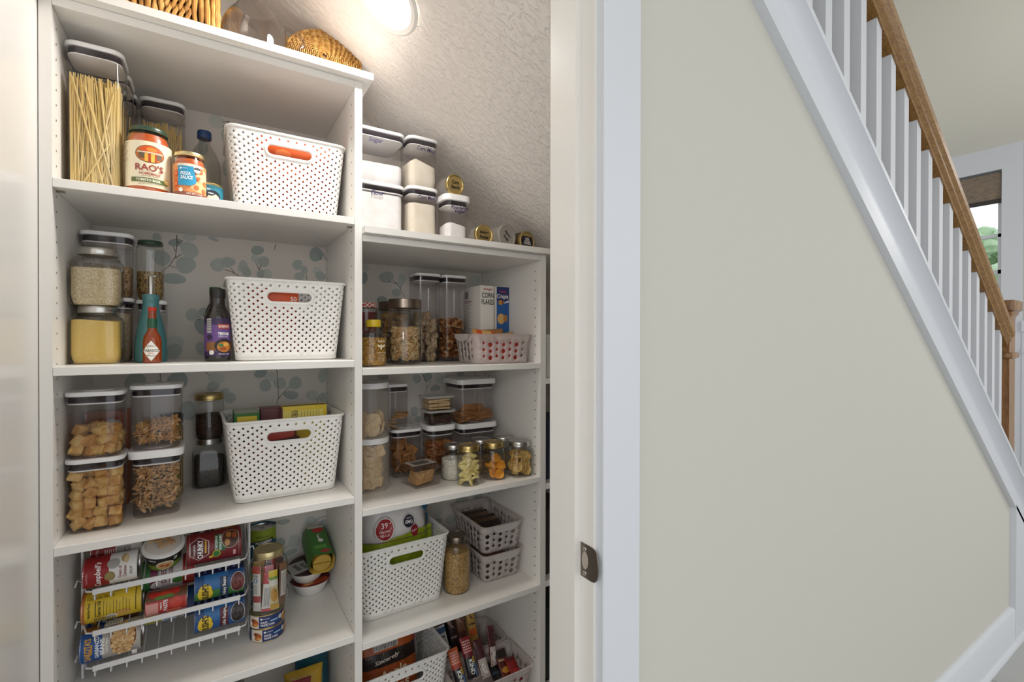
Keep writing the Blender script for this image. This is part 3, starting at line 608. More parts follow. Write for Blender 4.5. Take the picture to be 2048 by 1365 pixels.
def lump(sx, sy, sz, k, rough=.12, bev=.25, seed=0, sub=3):
    bm = bmesh.new(); bmesh.ops.create_cube(bm, size=1); bmesh.ops.bevel(bm, geom=bm.edges[:], offset=bev*.5, segments=2, affect='EDGES', profile=.6)
    for v in bm.verts:
        n_ = noise.noise_vector(v.co*2.1+Vector((seed*5.3, seed, 0))); v.co = Vector(((v.co.x+n_.x*rough)*sx, (v.co.y+n_.y*rough)*sy, (v.co.z+n_.z*rough)*sz))
    me = bpy.data.meshes.new('piece'); bm.to_mesh(me); bm.free(); me.materials.append(MATS[k]); me.shade_smooth(); return me
def disc(r, t, k, wob=.06, dome=.0, seed=0, n=16):
    q = MB(); rn = random.Random(seed); ph = [rn.uniform(0, 6) for _ in range(3)]
    def R(a, s_): return r*s_*(1+wob*math.sin(3*a+ph[0])*.6+wob*math.sin(5*a+ph[1])*.4)
    rings = []
    for s_, z in ((.02, -t/2), (.7, -t/2), (.95, -t*.4), (1, 0), (.95, t*.4), (.7, t/2), (.02, t/2)):
        rings.append([(R(2*PI*k_/n, s_)*math.cos(2*PI*k_/n), R(2*PI*k_/n, s_)*math.sin(2*PI*k_/n), z+dome*s_*s_+.1*t*math.sin(4*PI*k_/n+ph[2])*s_) for k_ in range(n)])
    q.loft(rings, k); o = q.build('x'); me = o.data; bpy.data.objects.remove(o); return me
def scatter(name, label, cat, group, meshes, spots, rn, tilt=1.0):
    for i, p in enumerate(spots):
        o = bpy.data.objects.new(name, meshes[i % len(meshes)]); COL.objects.link(o); o.location = p[:3]
        o.rotation_euler = p[3] if len(p) > 3 else (rn.uniform(-PI, PI)*tilt, rn.uniform(-PI, PI)*tilt, rn.uniform(-PI, PI)); tag(o, label, cat, group)
def boxfill(cx, cy, z, w, d, n, dz, top, rn, jit=.25, shape='b', skip=True):
    """staggered spots filling a container, leaving out those buried in its middle"""
    nx, ny, nz = n; sp = []
    for k in range(nz):
        for j in range(ny):
            for i in range(nx):
                x = (i+.5)/nx-.5; y = (j+.5)/ny-.5
                if skip and 0 < i < nx-1 and 1 <= j and k < nz-1: continue
                if skip and j == ny-1 and k < nz-1 and 0 < i < nx-1: continue
                if shape == 'c' and math.hypot(x, y) > .47: continue
                zz = z+(k+.5)*dz
                if k == nz-1 and top and rn.random() > top: continue
                sp.append((cx+(x+rn.uniform(-jit, jit)/nx)*w, cy+(y+rn.uniform(-jit, jit)/ny)*d, zz+rn.uniform(-jit, jit)*dz*.6))
    return sp
def bits(name, label, cat, cx, cy, z, w, d, h, k, n, maker, rn, shape='b', slope=0):
    """one heap of small pieces nobody could count"""
    q = MB()
    for i in range(n):
        if shape == 'c':
            a, r_ = rn.uniform(0, 2*PI), math.sqrt(rn.random()); r_ = 1-(1-r_)*.6; x, y = r_*w/2*math.cos(a), r_*w/2*math.sin(a)
        else: x, y = rn.uniform(-w/2, w/2), rn.uniform(-d/2, d/2)*1
        hh = h*(1+slope*x/w)+rn.uniform(-.006, .004); zz = rn.uniform(.014, max(hh, .015))
        if rn.random() < .3: zz = hh
        m3 = Matrix.Rotation(rn.uniform(0, 6.28), 3, 'Z') @ Matrix.Rotation(rn.uniform(-1.1, 1.1), 3, 'X') @ Matrix.Rotation(rn.uniform(-1.1, 1.1), 3, 'Y')
        vs, fs = maker(rn); q.add([m3 @ Vector(v)+Vector((x, y, zz)) for v in vs], fs, k if not isinstance(k, (list, tuple)) else k[i % len(k)])
    return tag(q.build(name, loc=(cx, cy, z)), label, cat, kind='stuff')
def ringlet(R=.0066, r=.0025, n=9, m=5):
    vs, fs = [], []
    for i in range(n):
        for j in range(m):
            a, b_ = 2*PI*i/n, 2*PI*j/m; vs.append(((R+r*math.cos(b_))*math.cos(a), (R+r*math.cos(b_))*math.sin(a), r*math.sin(b_))); fs.append((i*m+j, ((i+1) % n)*m+j, ((i+1) % n)*m+(j+1) % m, i*m+(j+1) % m))
    return lambda rn: (vs, fs)
def flake(L, w_, t_, curl):
    def f(rn):
        l_, ww, c_ = L*rn.uniform(.6, 1.2), w_*rn.uniform(.6, 1.2), curl*rn.uniform(-1, 1); vs, fs = [], []
        for i in range(5):
            s_ = i/4-.5; a = s_*c_; e = 1-abs(s_)*.7
            for dx, dz in ((-ww/2*e, -t_/2), (ww/2*e, -t_/2), (ww/2*e, t_/2), (-ww/2*e, t_/2)): vs.append((s_*l_, dx, dz+l_*a*s_))
        for i in range(4):
            for j in range(4): a, b_ = i*4+j, i*4+(j+1) % 4; fs.append((a, b_, b_+4, a+4))
        fs += [(3, 2, 1, 0), (16, 17, 18, 19)]; return vs, fs
    return f
# ------------------------------------------------------------------ on top of the tall unit
rn = random.Random(11)
speck('seagrass', ['#7E5424', '#B9853F', '#D9AC66'], 45, .7, .6, (1, 1, .5), 'N'); speck('rattan', ['#8A5F28', '#C08E46', '#DDB673'], 70, .55, .4, kind='N'); mat('rattan_dark', '#4A341C', .8)
t = thing('seagrass_basket', 'brown twisted seagrass basket on the top board', 'basket', (-.13, 1.475, 1.9815)); w_, d_, h_ = .285, .23, .19
q = MB(); q.loft([rrect(w_-.02, d_-.02, .02, z, 4) for z in (.002, h_)], 'rattan_dark', True, False); q.build('lining', t)
q = MB(); per = rrect(w_, d_, .025, 0, 5); cum = cumlen(per); N = int(cum[-1]/.0125)
for i in range(N):
    x, y, _ = path_pt(i/N, per, cum); braid = (i//5) % 2 and y < 0 and x < .09
    if braid:
        for ph in (0, PI): q.tube([(x+.004*math.cos(k*1.1+ph), y+.004*math.sin(k*1.1+ph), h_*k/22) for k in range(23)], [.0042+.0008*math.sin(k*2.3) for k in range(23)], 'seagrass', 6)
    else: q.tube([(x+rn.uniform(-.001, .001), y+rn.uniform(-.001, .001), h_*k/12) for k in range(13)], [.0052+.0011*rn.uniform(-1, 1) for k in range(13)], 'seagrass', 7)
q.build('woven_side', t); q = MB(); q.tube([(x, y, h_) for x, y, _ in rrect(w_, d_, .025, 0, 5)], .009, 'seagrass', 8, True); q.build('rim', t)
t = thing('glass_pitcher', 'clear glass pitcher with looped handle on the top board', 'pitcher', (.1009, 1.475, 1.9815)); q = MB()
q.lathe([(.05, 0), (.062, .003), (.074, .03), (.082, .07), (.0825, .095), (.078, .12), (.066, .145), (.05, .165), (.046, .175)], 'pitcher_glass', 40, cap1=False); q.lathe([(.0449, .174), (.0648, .144), (.0765, .12), (.0808, .095), (.0803, .07), (.07, .012), (.0001, .009)], 'pitcher_glass', 40, cap0=False, cap1=False); q.build('body', t)
q = MB(); q.tube([(.060+.004*k/16+.058*math.sin(PI*k/16)**.8, -.01*math.sin(PI*k/16), .150-.088*k/16+.012*math.sin(PI*k/16)) for k in range(17)], [.0065]*17, 'pitcher_glass', 10); q.build('handle', t)
t = thing('rattan_tray', 'round woven rattan tray leaning on edge beside the pitcher', 'tray', (.283, 1.50, 1.9815+.104)); t.rotation_euler = (math.radians(-14), 0, math.radians(-8))
q = MB(); Rm = .104
def bowl(r): return -.02*(1-(r/Rm)**2)
q.loft([[(r*math.cos(2*PI*k/40), bowl(r)+.0035+dy, r*math.sin(2*PI*k/40)) for k in range(40)] for r, dy in ((.002, 0), (.03, 0), (.06, 0), (.09, 0), (.102, 0), (.102, .004), (.06, .004), (.002, .004))], 'rattan_dark'); q.build('backing', t)
q = MB(); r = .008; i = 0
while r < Rm:
    n_ = max(24, int(r*2*PI/.0016)//2*2); st = max(6, int(r*2*PI/.0085)//2*2)
    q.tube([(r*math.cos(2*PI*k/n_), bowl(r)-.0026*math.cos(st*PI*k/n_*1.0+(i % 2)*PI), r*math.sin(2*PI*k/n_)) for k in range(n_)], .0021, 'rattan', 5, True); r += .0052; i += 1
q.build('woven_face', t); q = MB(); q.tube([(Rm*math.cos(2*PI*k/60), .001, Rm*math.sin(2*PI*k/60)) for k in range(60)], .0042, 'rattan', 8, True); q.build('rim', t)
# ------------------------------------------------------------------ upper bay: pasta and sauce
speck('spaghetti', ['#E0BC66', '#ECD080', '#F3DFA8'], 12, .45, 0, (1, 1, .3), 'N')
def pasta(name, label, cx, cy, z, w, d, h, n, fan, seed, r=.0011):
    q = MB(); r_ = random.Random(seed)
    for i in range(n):
        a = r_.random(); x = (r_.uniform(-.5, .5)); y = -.5+.16*r_.random()**1.5 if r_.random() < .75 else r_.uniform(-.5, .5)
        if r_.random() < .2: x = r_.choice((-.5, .5))*r_.uniform(.9, 1)
        x1 = min(max(x+r_.gauss(0, fan if r_.random() < .8 else fan*3), -.5), .5); hh = h*r_.uniform(.93, 1.02); y1 = min(max(y+r_.gauss(0, .06), -.5), .5)
        q.tube([(x*w, y*d, 0), ((x+x1)/2*w, (y+y1)/2*d, hh/2), (x1*w, y1*d, hh)], r*r_.uniform(.9, 1.15), 'spaghetti', 5)
    for xa, xb, ha, hb in ((-.46, .2, .97, .0), (.40, .1, .9, .3), (-.2, .40, .9, .02), (.3, -.25, .42, .02), (.1, .3, 1, .2)) if fan == .16 else ():
        q.tube([(xa*w, -.51*d, ha*h), ((xa+xb)/2*w, -.525*d, (ha+hb)/2*h), (xb*w, -.51*d, hb*h+.002)], r*1.7, 'spaghetti', 6)
    q.loft([rrect(w*.8, d*.72, .02, zz, 4) for zz in (0, h*.93)], 'spaghetti'); return tag(q.build(name, loc=(cx, cy, z+.004)), label, 'pasta', kind='stuff')
gA = 'tall pasta canisters'
for (x0, yf, lb, ps, hh, fan) in ((-.2725, 1.386, 'tall canister of spaghetti at the front left of the upper bay', 'dry spaghetti standing in the front tall canister', .246, .16), (-.2725, 1.4935, 'second tall canister, directly behind the spaghetti one', 'dry pasta strands standing in the second tall canister', .24, .1),
                           (-.2725, 1.601, 'rearmost tall canister in the left row of the upper bay', 'dry pasta strands in the rearmost left tall canister', .2, .1), (-.1655, 1.603, 'tall canister of short pasta behind the tomato sauce jar', 'short dry pasta fanned out behind the sauce jar', .252, .2)):
    canister(lb, x0, yf, s2, .1035, .104, .319, group=gA)
    pasta('spaghetti', ps, x0+.0518, yf+.052, s2, .082, .082, hh, 260 if yf < 1.4 else 120, fan, int(yf*1000+x0*99))
rao = rjar('large jar of orange tomato sauce with a dark green lid', -.1262, 1.418, s2, .0438, .161, 'dark_green_lid', .036, .012, name='sauce_jar', sh=.22)
speck('sauce', ['#B4480F', '#C9581A', '#D26A24'], 60, .35, 0, kind='N')
def liquid(name, label, cx, cy, z, prof, k, cat='food', kind='stuff'):
    q = MB(); q.lathe(prof, k, 32); return tag(q.build(name, loc=(cx, cy, z+EPS)), label, cat, kind=kind)
liquid('tomato_sauce', 'orange tomato sauce filling the large jar', -.1262, 1.418, s2, [(.037, .004), (.0424, .012), (.0424, .116), (.038, .131), (.0345, .143)], 'sauce')
q = MB(); d_ = []
for k in range(9): d_.append(('r', -.06, .045-k*.006, -.044-.004*(k % 3), .0465-k*.006, '#A9A08A'))
els = [('r', -.066, -.052, .066, .052, '#EDE3C6'), ('e', 0, .023, .0285, .0205, '#5B4632'), ('e', 0, .023, .0272, .0193, '#C96A2A'), ('e', 0, .031, .018, .0095, '#D8521F'), ('e', .003, .033, .010, .005, '#EE8A2E'), ('r', -.021, .0125, .0225, .0255, '#6B5A45'), ('r', -.010, .0048, -.0035, .024, '#F2B23C'), ('r', .0015, .0048, .0085, .024, '#F4BE4A'), ('r', -.0035, .004, .0015, .026, '#B4431C'), ('r', .0085, .005, .0125, .025, '#B4431C'), ('r', -.024, .0245, .024, .0275, '#D9D1B4'),
       ('t', "RAO'S", -.001, -.0085, .0155, '#9C3B33', {'w': .053, 'b': .02}), ('t', 'HOMEMADE', 0, -.0225, .0062, '#9C3B33', {'w': .04, 'b': .015}), ('t', 'ALL NATURAL . PREMIUM', 0, -.0285, .0025, '#7E6E5A', {'w': .03}),
       ('r', -.036, -.0425, .036, -.0325, '#5C6B3A'), ('t', 'TOMATO BASIL', -.003, -.0375, .0058, '#F3EED8', {'w': .046, 'b': .03}), ('e', .034, -.034, .0065, .0065, '#E3B65E'), ('e', .034, -.034, .004, .004, '#EBD6A4'), ('t', 'NET WT 32 OZ (2 LBS) 907g', 0, -.0475, .0032, '#8A7E6A', {'w': .042})]+d_
q.decal(els, cylmap(.0439, .0705, math.radians(8))); q.build('label', rao)
pz = rjar('small jar of pizza sauce with a pale gold lid', -.0455, 1.402, s2, .0334, .1155, 'pale_gold', .030, .011, name='sauce_jar', sh=.2)
liquid('pizza_sauce', 'red pizza sauce inside the small jar', -.0455, 1.402, s2, [(.029, .004), (.032, .01), (.032, .082), (.0295, .093), (.028, .099)], 'sauce')
els = [('r', -.066, -.0395, .066, .037, '#E2A06A'), ('p', [(-.036, -.034), (.044, -.034), (.044, .034), (-.036, .034)], '#E8955A'), ('e', .028, .012, .017, .016, '#F2D0A0'), ('e', .02, -.016, .02, .012, '#F0C48E'), ('e', -.03, -.006, .008, .028, '#DE7438'), ('e', .0, .033, .03, .004, '#F3E2CE')]
for x, y, r_ in ((.022, .022, .006), (.034, -.004, .006), (.012, -.018, .0055), (.03, -.022, .005), (-.031, .012, .006), (-.031, -.012, .006), (.016, .005, .004)): els += [('e', x, y, r_, r_, '#D9612F'), ('e', x, y, r_*.7, r_*.7, '#E57E45')]
els += [('r', -.066, -.0395, .066, -.031, '#8E5A48'), ('p', [(-.024, -.016), (.0, -.016), (.011, -.008), (.011, .0), (.006, .03), (-.024, .03)], '#2E9BC6'), ('t', 'PIZZA', -.009, .0125, .0075, '#FFFFFF', {'w': .019, 'b': .03, 'sh': .1}), ('t', 'SAUCE', -.007, .003, .0085, '#FFFFFF', {'w': .023, 'b': .03, 'sh': .1}), ('e', -.018, .024, .0022, .0022, '#FFFFFF'), ('r', -.0145, .0235, -.005, .0248, '#D6EEF8'), ('e', .013, .023, .0068, .0068, '#F4F1EC'), ('p', [(.0065, .0235), (.0195, .0235), (.0185, .028), (.013, .0298), (.0075, .028)], '#4A4F52'), ('e', -.018, -.027, .0042, .005, '#F0EDE6'), ('t', 'NET WT 14 OZ', .008, -.0345, .0034, '#F4EFE8', {'w': .03})]
q = MB(); q.decal(els, cylmap(.0335, .048, math.radians(4))); q.build('label', pz)
food_can('food_can', 'small can with teal label tucked behind the pizza sauce', .036, .06, '#2E7F93', [('r', -.06, .018, .06, .024, '#25697A'), ('t', 'DICED', -.006, .0135, .0045, '#CFE6EA', {}), ('e', .008, -.005, .02, .017, '#1E2A33'), ('e', .010, -.010, .015, .013, '#D8CFB8'), ('e', .003, .004, .0095, .0065, '#1B2438'), ('t', 'Value', .003, .004, .004, '#FFFFFF', {'b': .02})], (-.0105, 1.45, s2+EPS), rimk='gold', turn=8)
t = thing('plastic_bottle', 'clear plastic bottle with a blue cap behind the sauces', 'bottle', (-.0178, 1.62, s2+EPS)); q = MB()
q.lathe([(.036, 0), (.0405, .004), (.0405, .06), (.039, .064), (.0405, .068), (.0405, .15), (.038, .172), (.03, .195), (.02, .213), (.0145, .222), (.0145, .236)], 'water_bottle', 32, cap1=False); q.build('body', t)
q = MB(); q.lathe([(.0172, .2365), (.0176, .238), (.0176, .254), (.0165, .258), (.001, .258)], 'navy_cap', 28); q.build('cap', t)
# ------------------------------------------------------------------ the woven baskets
bk1 = make_basket('white woven basket in the upper bay holding an orange packet'); bk1.location = (.1775, 1.537, s2+EPS)
bk2 = dup(bk1, (.1775, 1.537, s3+EPS), 0, 'white woven basket in the second bay beside the purple label bottle')
bk3 = dup(bk1, (.1722, 1.542, s4+EPS), math.radians(2), 'white woven basket heaped with boxes, yellow box on the right')
bk4 = dup(bk1, (.502, 1.540, r4+EPS), math.radians(1.5), 'white woven basket with a green and white popcorn bag')
bk5 = dup(bk1, (.503, 1.540, r5+EPS), math.radians(1.5), 'white woven basket on the bottom right holding apple chips')
def inb(x, y, z=0): return (x, y, z+.009)
carton('snack_box', 'orange packet standing in the upper bay basket', 'box', .195, 1.455, s2+.008, .19, .035, .215, '#DE6427', [('r', -.09, .098, .09, .107, '#F0A070'), ('e', -.03, .058, .02, .012, '#F08A4A'), ('e', .04, .03, .03, .03, '#E9793A')], top=[('r', -.095, -.0172, .095, .0172, '#F2B48C')])
carton('snack_box', 'pale box behind the orange packet in the upper bay basket', 'box', .18, 1.56, s2+.008, .16, .05, .15, '#C9C2B8')
carton('snack_box', 'orange carton seen through the second bay basket handle', 'box', .14, 1.452, s3+.008, .125, .04, .186, '#D9551E', [('r', -.062, .03, .062, .045, '#E46A2C'), ('t', '50', .05, .066, .012, '#F6EFE6'), ('r', -.06, -.09, .06, -.05, '#B23A20')])
carton('snack_box', 'dark red carton hidden behind the orange one in the second basket', 'box', .215, 1.56, s3+.008, .09, .07, .12, '#6E3A34')
# boxes heaped in the third bay basket
B3 = lambda x, y: (.1722+x, 1.542+y)
x, y = B3(-.09, .03); carton('tea_box', 'green box with yellow band at the left of the heaped basket', 'box', x, y, s4+.008, .062, .12, .215, '#3E7A3A', [('r', -.024, .085, .024, .1, '#E2C63A'), ('r', -.022, .088, .022, .0885, '#3E5A2A')], top=[('r', -.03, -.058, .03, .058, '#B9C2A8'), ('r', -.026, -.03, .026, .01, '#C9D0BC')])
x, y = B3(-.024, .02); carton('snack_box', 'dusky maroon box in the middle of the heaped basket', 'box', x, y, s4+.008, .062, .05, .222, '#6A3A3C', top=[('r', -.034, -.028, .034, .028, '#8A5C58')])
x, y = B3(-.03, -.055); carton('snack_box', 'dark red sloping carton at the front of the heaped basket', 'box', x, y, s4+.016, .15, .05, .168, '#5E1E1C', [('e', .02, .06, .05, .018, '#A8341E'), ('r', -.08, .02, .0, .058, '#C0501F'), ('r', .0, .02, .08, .05, '#3A2422')], eul=(0, math.radians(-6), 0))
x, y = B3(.060, -.002); carton('cake_mix_box', 'yellow box with black nutrition panel at the right of the heaped basket', 'box', x, y, s4+.008, .122, .045, .226, '#E3C63A', [('r', -.06, .06, .05, .1, '#EAD96E'), ('r', -.036, .062, -.0345, .1, '#2A2618'), ('t', '150', -.026, .09, .012, '#2A2618', {'rot': 90, 'b': .02})]+[('r', -.01+k*.008, .075, -.0092+k*.008, .098, '#4A4224') for k in range(7)]+[('r', -.064, .06, -.06, .11, '#5A2E3A')], top=[('r', -.062, -.02, .062, .0, '#5A4C52'), ('r', -.01, 0, .062, .021, '#EACB3A')])
carton('snack_box', 'dark flat box along the back of the heaped basket', 'box', B3(.045, .05)[0], B3(.045, .05)[1], s4+.008, .14, .028, .2, '#3C3640')
# ------------------------------------------------------------------ second bay: grains, oil, sauces
speck('quinoa_grain', ['#B79B70', '#D8C39A', '#EADBB8', '#C8AE82'], 520, .75, .7, dist=.0015); speck('cornmeal', ['#DDB95A', '#E3C067', '#E8C974'], 300, .85, .15, kind='N'); speck('rice_mix', ['#6E4B30', '#A98459', '#D0B488', '#8A6643'], 420, .7, .7, (1, 1, .5), dist=.0015)
speck('wild_rice', ['#3A2A1C', '#7A5E34', '#C2A468', '#94764A'], 420, .7, .7, (1, 1, .4), dist=.0015); speck('pale_grain', ['#A89272', '#C7B392', '#DCCBAE'], 500, .75, .6, dist=.0015)
sqjar('square glass jar of yellow cornmeal at the bottom of the left stack', -.2268, 1.468, s3, .0925, .1335)
powder('cornmeal', 'yellow cornmeal filling the lower square jar', 'cornmeal', -.2268, 1.468, s3, .086, .086, .018, .098, 'cornmeal', .002, seed=2)
sqjar('square glass jar of beige quinoa stacked on the yellow cornmeal jar', -.2268, 1.468, s3+.134, .0925, .1335)
powder('quinoa', 'beige quinoa grains in the upper square jar', 'quinoa', -.2268, 1.468, s3+.134, .086, .086, .018, .084, 'quinoa_grain', .0015, seed=3)
canister('lower canister behind the square jars, holding pale grain', -.2735, 1.525, s3, .105, .105, .1605); powder('grain', 'pale grain in the lower canister behind the square jars', 'grain', -.221, 1.5775, s3, .092, .092, .018, .12, 'pale_grain', seed=4)
canister('upper canister behind the quinoa jar, holding brown rice', -.2735, 1.525, s3+.161, .105, .105, .1605); powder('brown_rice', 'brown rice in the upper canister behind the quinoa jar', 'rice', -.221, 1.5775, s3+.161, .092, .092, .018, .078, 'rice_mix', seed=5)
canister('narrow canister behind the teal bottle', -.1655, 1.535, s3, .066, .085, .157); powder('grain', 'dark seeds low in the narrow canister behind the teal bottle', 'grain', -.1325, 1.5775, s3, .054, .07, .012, .03, 'wild_rice', seed=6)
rjar('round jar of wild rice with dark green lid on the narrow canister', -.138, 1.58, s3+.1578, .0305, .157, 'dark_green_lid', .027, .011, sh=.12)
powder('wild_rice', 'wild rice at the bottom of the round jar', 'rice', -.138, 1.58, s3+.158, .056, .056, .028, .074, 'wild_rice', .001, seed=7)
t = thing('oil_bottle', 'teal ceramic oil bottle with a steel pour spout', 'bottle', (-.129, 1.487, s3+EPS)); mat('teal_glaze', '#4C8387', .35, coat=.3)
q = MB(); q.lathe([(.031, 0), (.0333, .002), (.0335, .02), (.0325, .05), (.0285, .08), (.0225, .108), (.0185, .126), (.0165, .14), (.0165, .150), (.0175, .152), (.0175, .166), (.0165, .1675)], 'teal_glaze', 36); q.build('bottle_body', t)
q = MB(); q.lathe([(.0085, .1676), (.0085, .17), (.0062, .171), (.0062, .212), (.0055, .213)], 'steel', 20); q.tube([(0, 0, .208), (.004, -.001, .2125), (.011, -.002, .2145)], .0022, 'steel', 8); q.build('spout', t)
t = thing('hot_sauce_bottle', 'small hot sauce bottle with red cap and diamond label', 'bottle', (-.1215, 1.432, s3+EPS)); mat('hot_sauce', '#8E3A12', .15, coat=.5); mat('red_cap', '#C7341E', .4); mat('green_foil', '#23593C', .3)
q = MB(); q.lathe([(.0165, 0), (.0183, .0015), (.0185, .006), (.0185, .052), (.0165, .064), (.011, .074), (.0088, .08), (.0082, .112), (.0078, .124)], 'hot_sauce', 32); q.build('bottle_body', t)
q = MB(); q.lathe([(.0092, .0835), (.0096, .085), (.0096, .104), (.0092, .106)], 'green_foil', 28); q.build('neck_band', t)
q = MB(); q.lathe([(.0086, .1242), (.0086, .1325), (.0078, .1335)], 'red_cap', 24); q.build('cap', t)
q = MB(); q.decal([('p', [(0, -.0245), (.0185, 0), (0, .0245), (-.0185, 0)], '#D8D2C6'), ('p', [(0, -.0235), (.0178, 0), (0, .0235), (-.0178, 0)], '#F2EEE6'), ('t', 'TABASCO', 0, .0008, .0058, '#2E4A3A', {'w': .033, 'b': .015}), ('t', 'BRAND', 0, -.0055, .0022, '#C0402E', {}), ('t', 'McILHENNY CO', 0, .0115, .0028, '#3E5A4A', {'w': .017, 'arc': -18}), ('t', 'PEPPER SAUCE', 0, -.0118, .0028, '#3E5A4A', {'w': .017, 'arc': 18})], cylmap(.0186, .029, math.radians(-3)), du=.003); q.build('label', t)
t = thing('sauce_bottle', 'dark teriyaki sauce bottle with a purple label', 'bottle', (.0125, 1.452, s3+EPS)); mat('dark_glass', '#1C130F', .12, coat=.6); mat('black_cap', '#211D1B', .4); mat('green_cap', '#2C5A2E', .4)
q = MB(); q.lathe([(.026, 0), (.0285, .003), (.0288, .01), (.0288, .105), (.027, .118), (.021, .134), (.0165, .145), (.0158, .162)], 'dark_glass', 32); q.build('bottle_body', t)
q = MB(); q.lathe([(.0174, .1625), (.0176, .164), (.0176, .183), (.0165, .1865), (.001, .187)], 'black_cap', 28); q.build('cap', t)
els = [('r', -.043, -.0485, .043, .0485, '#3A2A52'), ('r', -.043, -.036, .043, .032, '#6B4A8C'), ('r', -.026, .012, -.0135, .048, '#B9B7B2')]+[('r', -.026, .0165+k*.0062, -.0135, .019+k*.0062, '#6E6C6A') for k in range(5)]
els += [('r', .001, .022, .03, .034, '#B4432E'), ('t', "BURMAN'S", .0155, .028, .007, '#F0E6DC', {'w': .025, 'b': .02}), ('t', 'TERIYAKI', .014, .009, .0075, '#FFFFFF', {'w': .026, 'b': .03}), ('t', 'STIR FRY SAUCE', .013, .0015, .003, '#EDE6F2', {'w': .022}), ('r', -.026, -.034, .043, -.012, '#8A5A2A'), ('e', .014, -.022, .0205, .0185, '#221A16'), ('e', .015, -.024, .016, .0135, '#C0772A'), ('e', .008, -.02, .006, .004, '#3F7A33'), ('e', .019, -.018, .007, .005, '#E0A850'), ('e', .012, -.029, .008, .004, '#9C4A1E'), ('e', -.017, .0, .006, .007, '#2E1E3A'), ('e', -.012, -.0385, .0055, .006, '#E6E2DA'), ('t', 'NET WT 15 OZ', .014, -.0425, .0034, '#E6DDF0', {'w': .024})]
q = MB(); q.decal(els, cylmap(.0289, .0615, math.radians(-2)), du=.004); q.build('label', t)
t = thing('sauce_bottle', 'second dark sauce bottle with green cap, behind the purple label one', 'bottle', (.008, 1.545, s3+EPS))
q = MB(); q.lathe([(.024, 0), (.0262, .003), (.0265, .12), (.022, .138), (.0145, .155), (.0135, .178)], 'dark_glass', 28); q.build('bottle_body', t); q = MB(); q.lathe([(.0145, .1785), (.0145, .197), (.0135, .1985)], 'green_cap', 24); q.build('cap', t)
# ------------------------------------------------------------------ third bay: croutons, onions, jars
canister('lower front-left canister packed with bread croutons', -.2755, 1.392, s4, .104, .106, .1637)
canister('upper front-left canister half full of croutons', -.2755, 1.392, s4+.1642, .104, .106, .148)
crm = [lump(.024, .022, .02, ('toast', 'toast_dark')[i % 2], .13, .3, i+1) for i in range(5)]
scatter('crouton', 'golden bread crouton in the lower front-left canister', 'crouton', 'croutons in the lower canister', crm, boxfill(-.2235, 1.445, s4+.006, .08, .08, (4, 4, 6), .0222, .75, rn, .2), rn)
up = [p for p in boxfill(-.2235, 1.445, s4+.1705, .08, .08, (4, 4, 3), .0215, .45, rn, .2)]
scatter('crouton', 'golden bread crouton in the upper front-left canister', 'crouton', 'croutons in the upper canister', crm, up, rn)
canister('canister of crispy onions with a thick white lid', -.171, 1.428, s4, .1115, .112, .162, 'b')
canister('canister of crispy onions stacked on the thick-lidded one', -.168, 1.431, s4+.1625, .1055, .106, .156)
fk = flake(.018, .007, .0016, 3.2)
bits('crispy_onions', 'fried onion crisps filling the lower right canister', 'food', -.115, 1.484, s4+.004, .074, .074, .108, ('fried', 'cereal'), 900, fk, rn)
bits('crispy_onions', 'fried onion crisps low in the upper right canister', 'food', -.115, 1.484, s4+.168, .074, .074, .052, ('fried', 'toast_dark'), 480, fk, rn, slope=.3)
carton('snack_box', 'orange brown box with a white oval behind the crouton canisters', 'box', -.229, 1.615, s4, .086, .06, .243, '#A9552C', [('e', .012, .085, .02, .017, '#D9D3CC'), ('r', -.04, .03, .04, .034, '#7E3C1E')])
t = thing('spice_jar', 'yellow spice jar with dark lid behind the crispy onion canisters', 'jar', (-.0935, 1.6, s4+EPS)); q = MB(); q.lathe([(.024, 0), (.0255, .003), (.0255, .19), (.022, .2)], C('#8F7A33', .3), 24); q.build('jar_body', t); q = MB(); q.lathe([(.0255, .2005), (.0255, .225), (.024, .2265)], 'black_cap', 24); q.build('lid', t)
speck('dark_beans', ['#241612', '#3C241C', '#54332A'], 260, .5, .8, dist=.003); speck('dark_seeds', ['#1C1714', '#2E2622', '#5A4C44'], 480, .5, .7, dist=.002)
sqjar('square glass jar of dark seeds with a steel lid', -.0075, 1.668, s4, .084, .139, d=.084); powder('dark_seeds', 'dark seeds in the steel-lidded square jar', 'seeds', -.0075, 1.668, s4, .075, .075, .018, .082, 'dark_seeds', .002, seed=9)
rjar('mason jar of brown beans with gold lid, stacked on the seed jar', -.0068, 1.668, s4+.1395, .0372, .1295, 'gold', .036, .018, sh=.12); powder('brown_beans', 'dark brown beans in the stacked mason jar', 'beans', -.0068, 1.668, s4+.1395, .069, .069, .034, .068, 'dark_beans', .002, seed=10)
# ------------------------------------------------------------------ fourth bay: wire can rack
rk = thing('can_rack', 'white wire rack of cans on the fourth shelf', 'rack', (-.0875, 1.585, s5+EPS)); mat('white_wire', '#E9E8E8', .35)
ox, oy, oz = -.0875, 1.585, s5+EPS; TZ = [.6763, .5803, .4995]; YBAR = 1.440
for x in (-.2615, .0865):
    q = MB()
    for y in (1.5, 1.695): q.tube([(x-ox, y-oy, .0026), (x-ox, y-oy, .345)], .0026, 'white_wire', 8)
    q.tube([(x-ox, 1.5-oy, .345), (x-ox, 1.695-oy, .345)], .0026, 'white_wire', 8); q.tube([(x-ox, 1.5-oy, .02), (x-ox, 1.695-oy, .02)], .0022, 'white_wire', 8); q.tube([(x-ox, 1.5-oy, .3), (x-ox, 1.695-oy, .05)], .0018, 'white_wire', 8); q.build('side_frame', rk)
def tier_z(zb, y): return zb-.021+(y-1.447)*.40
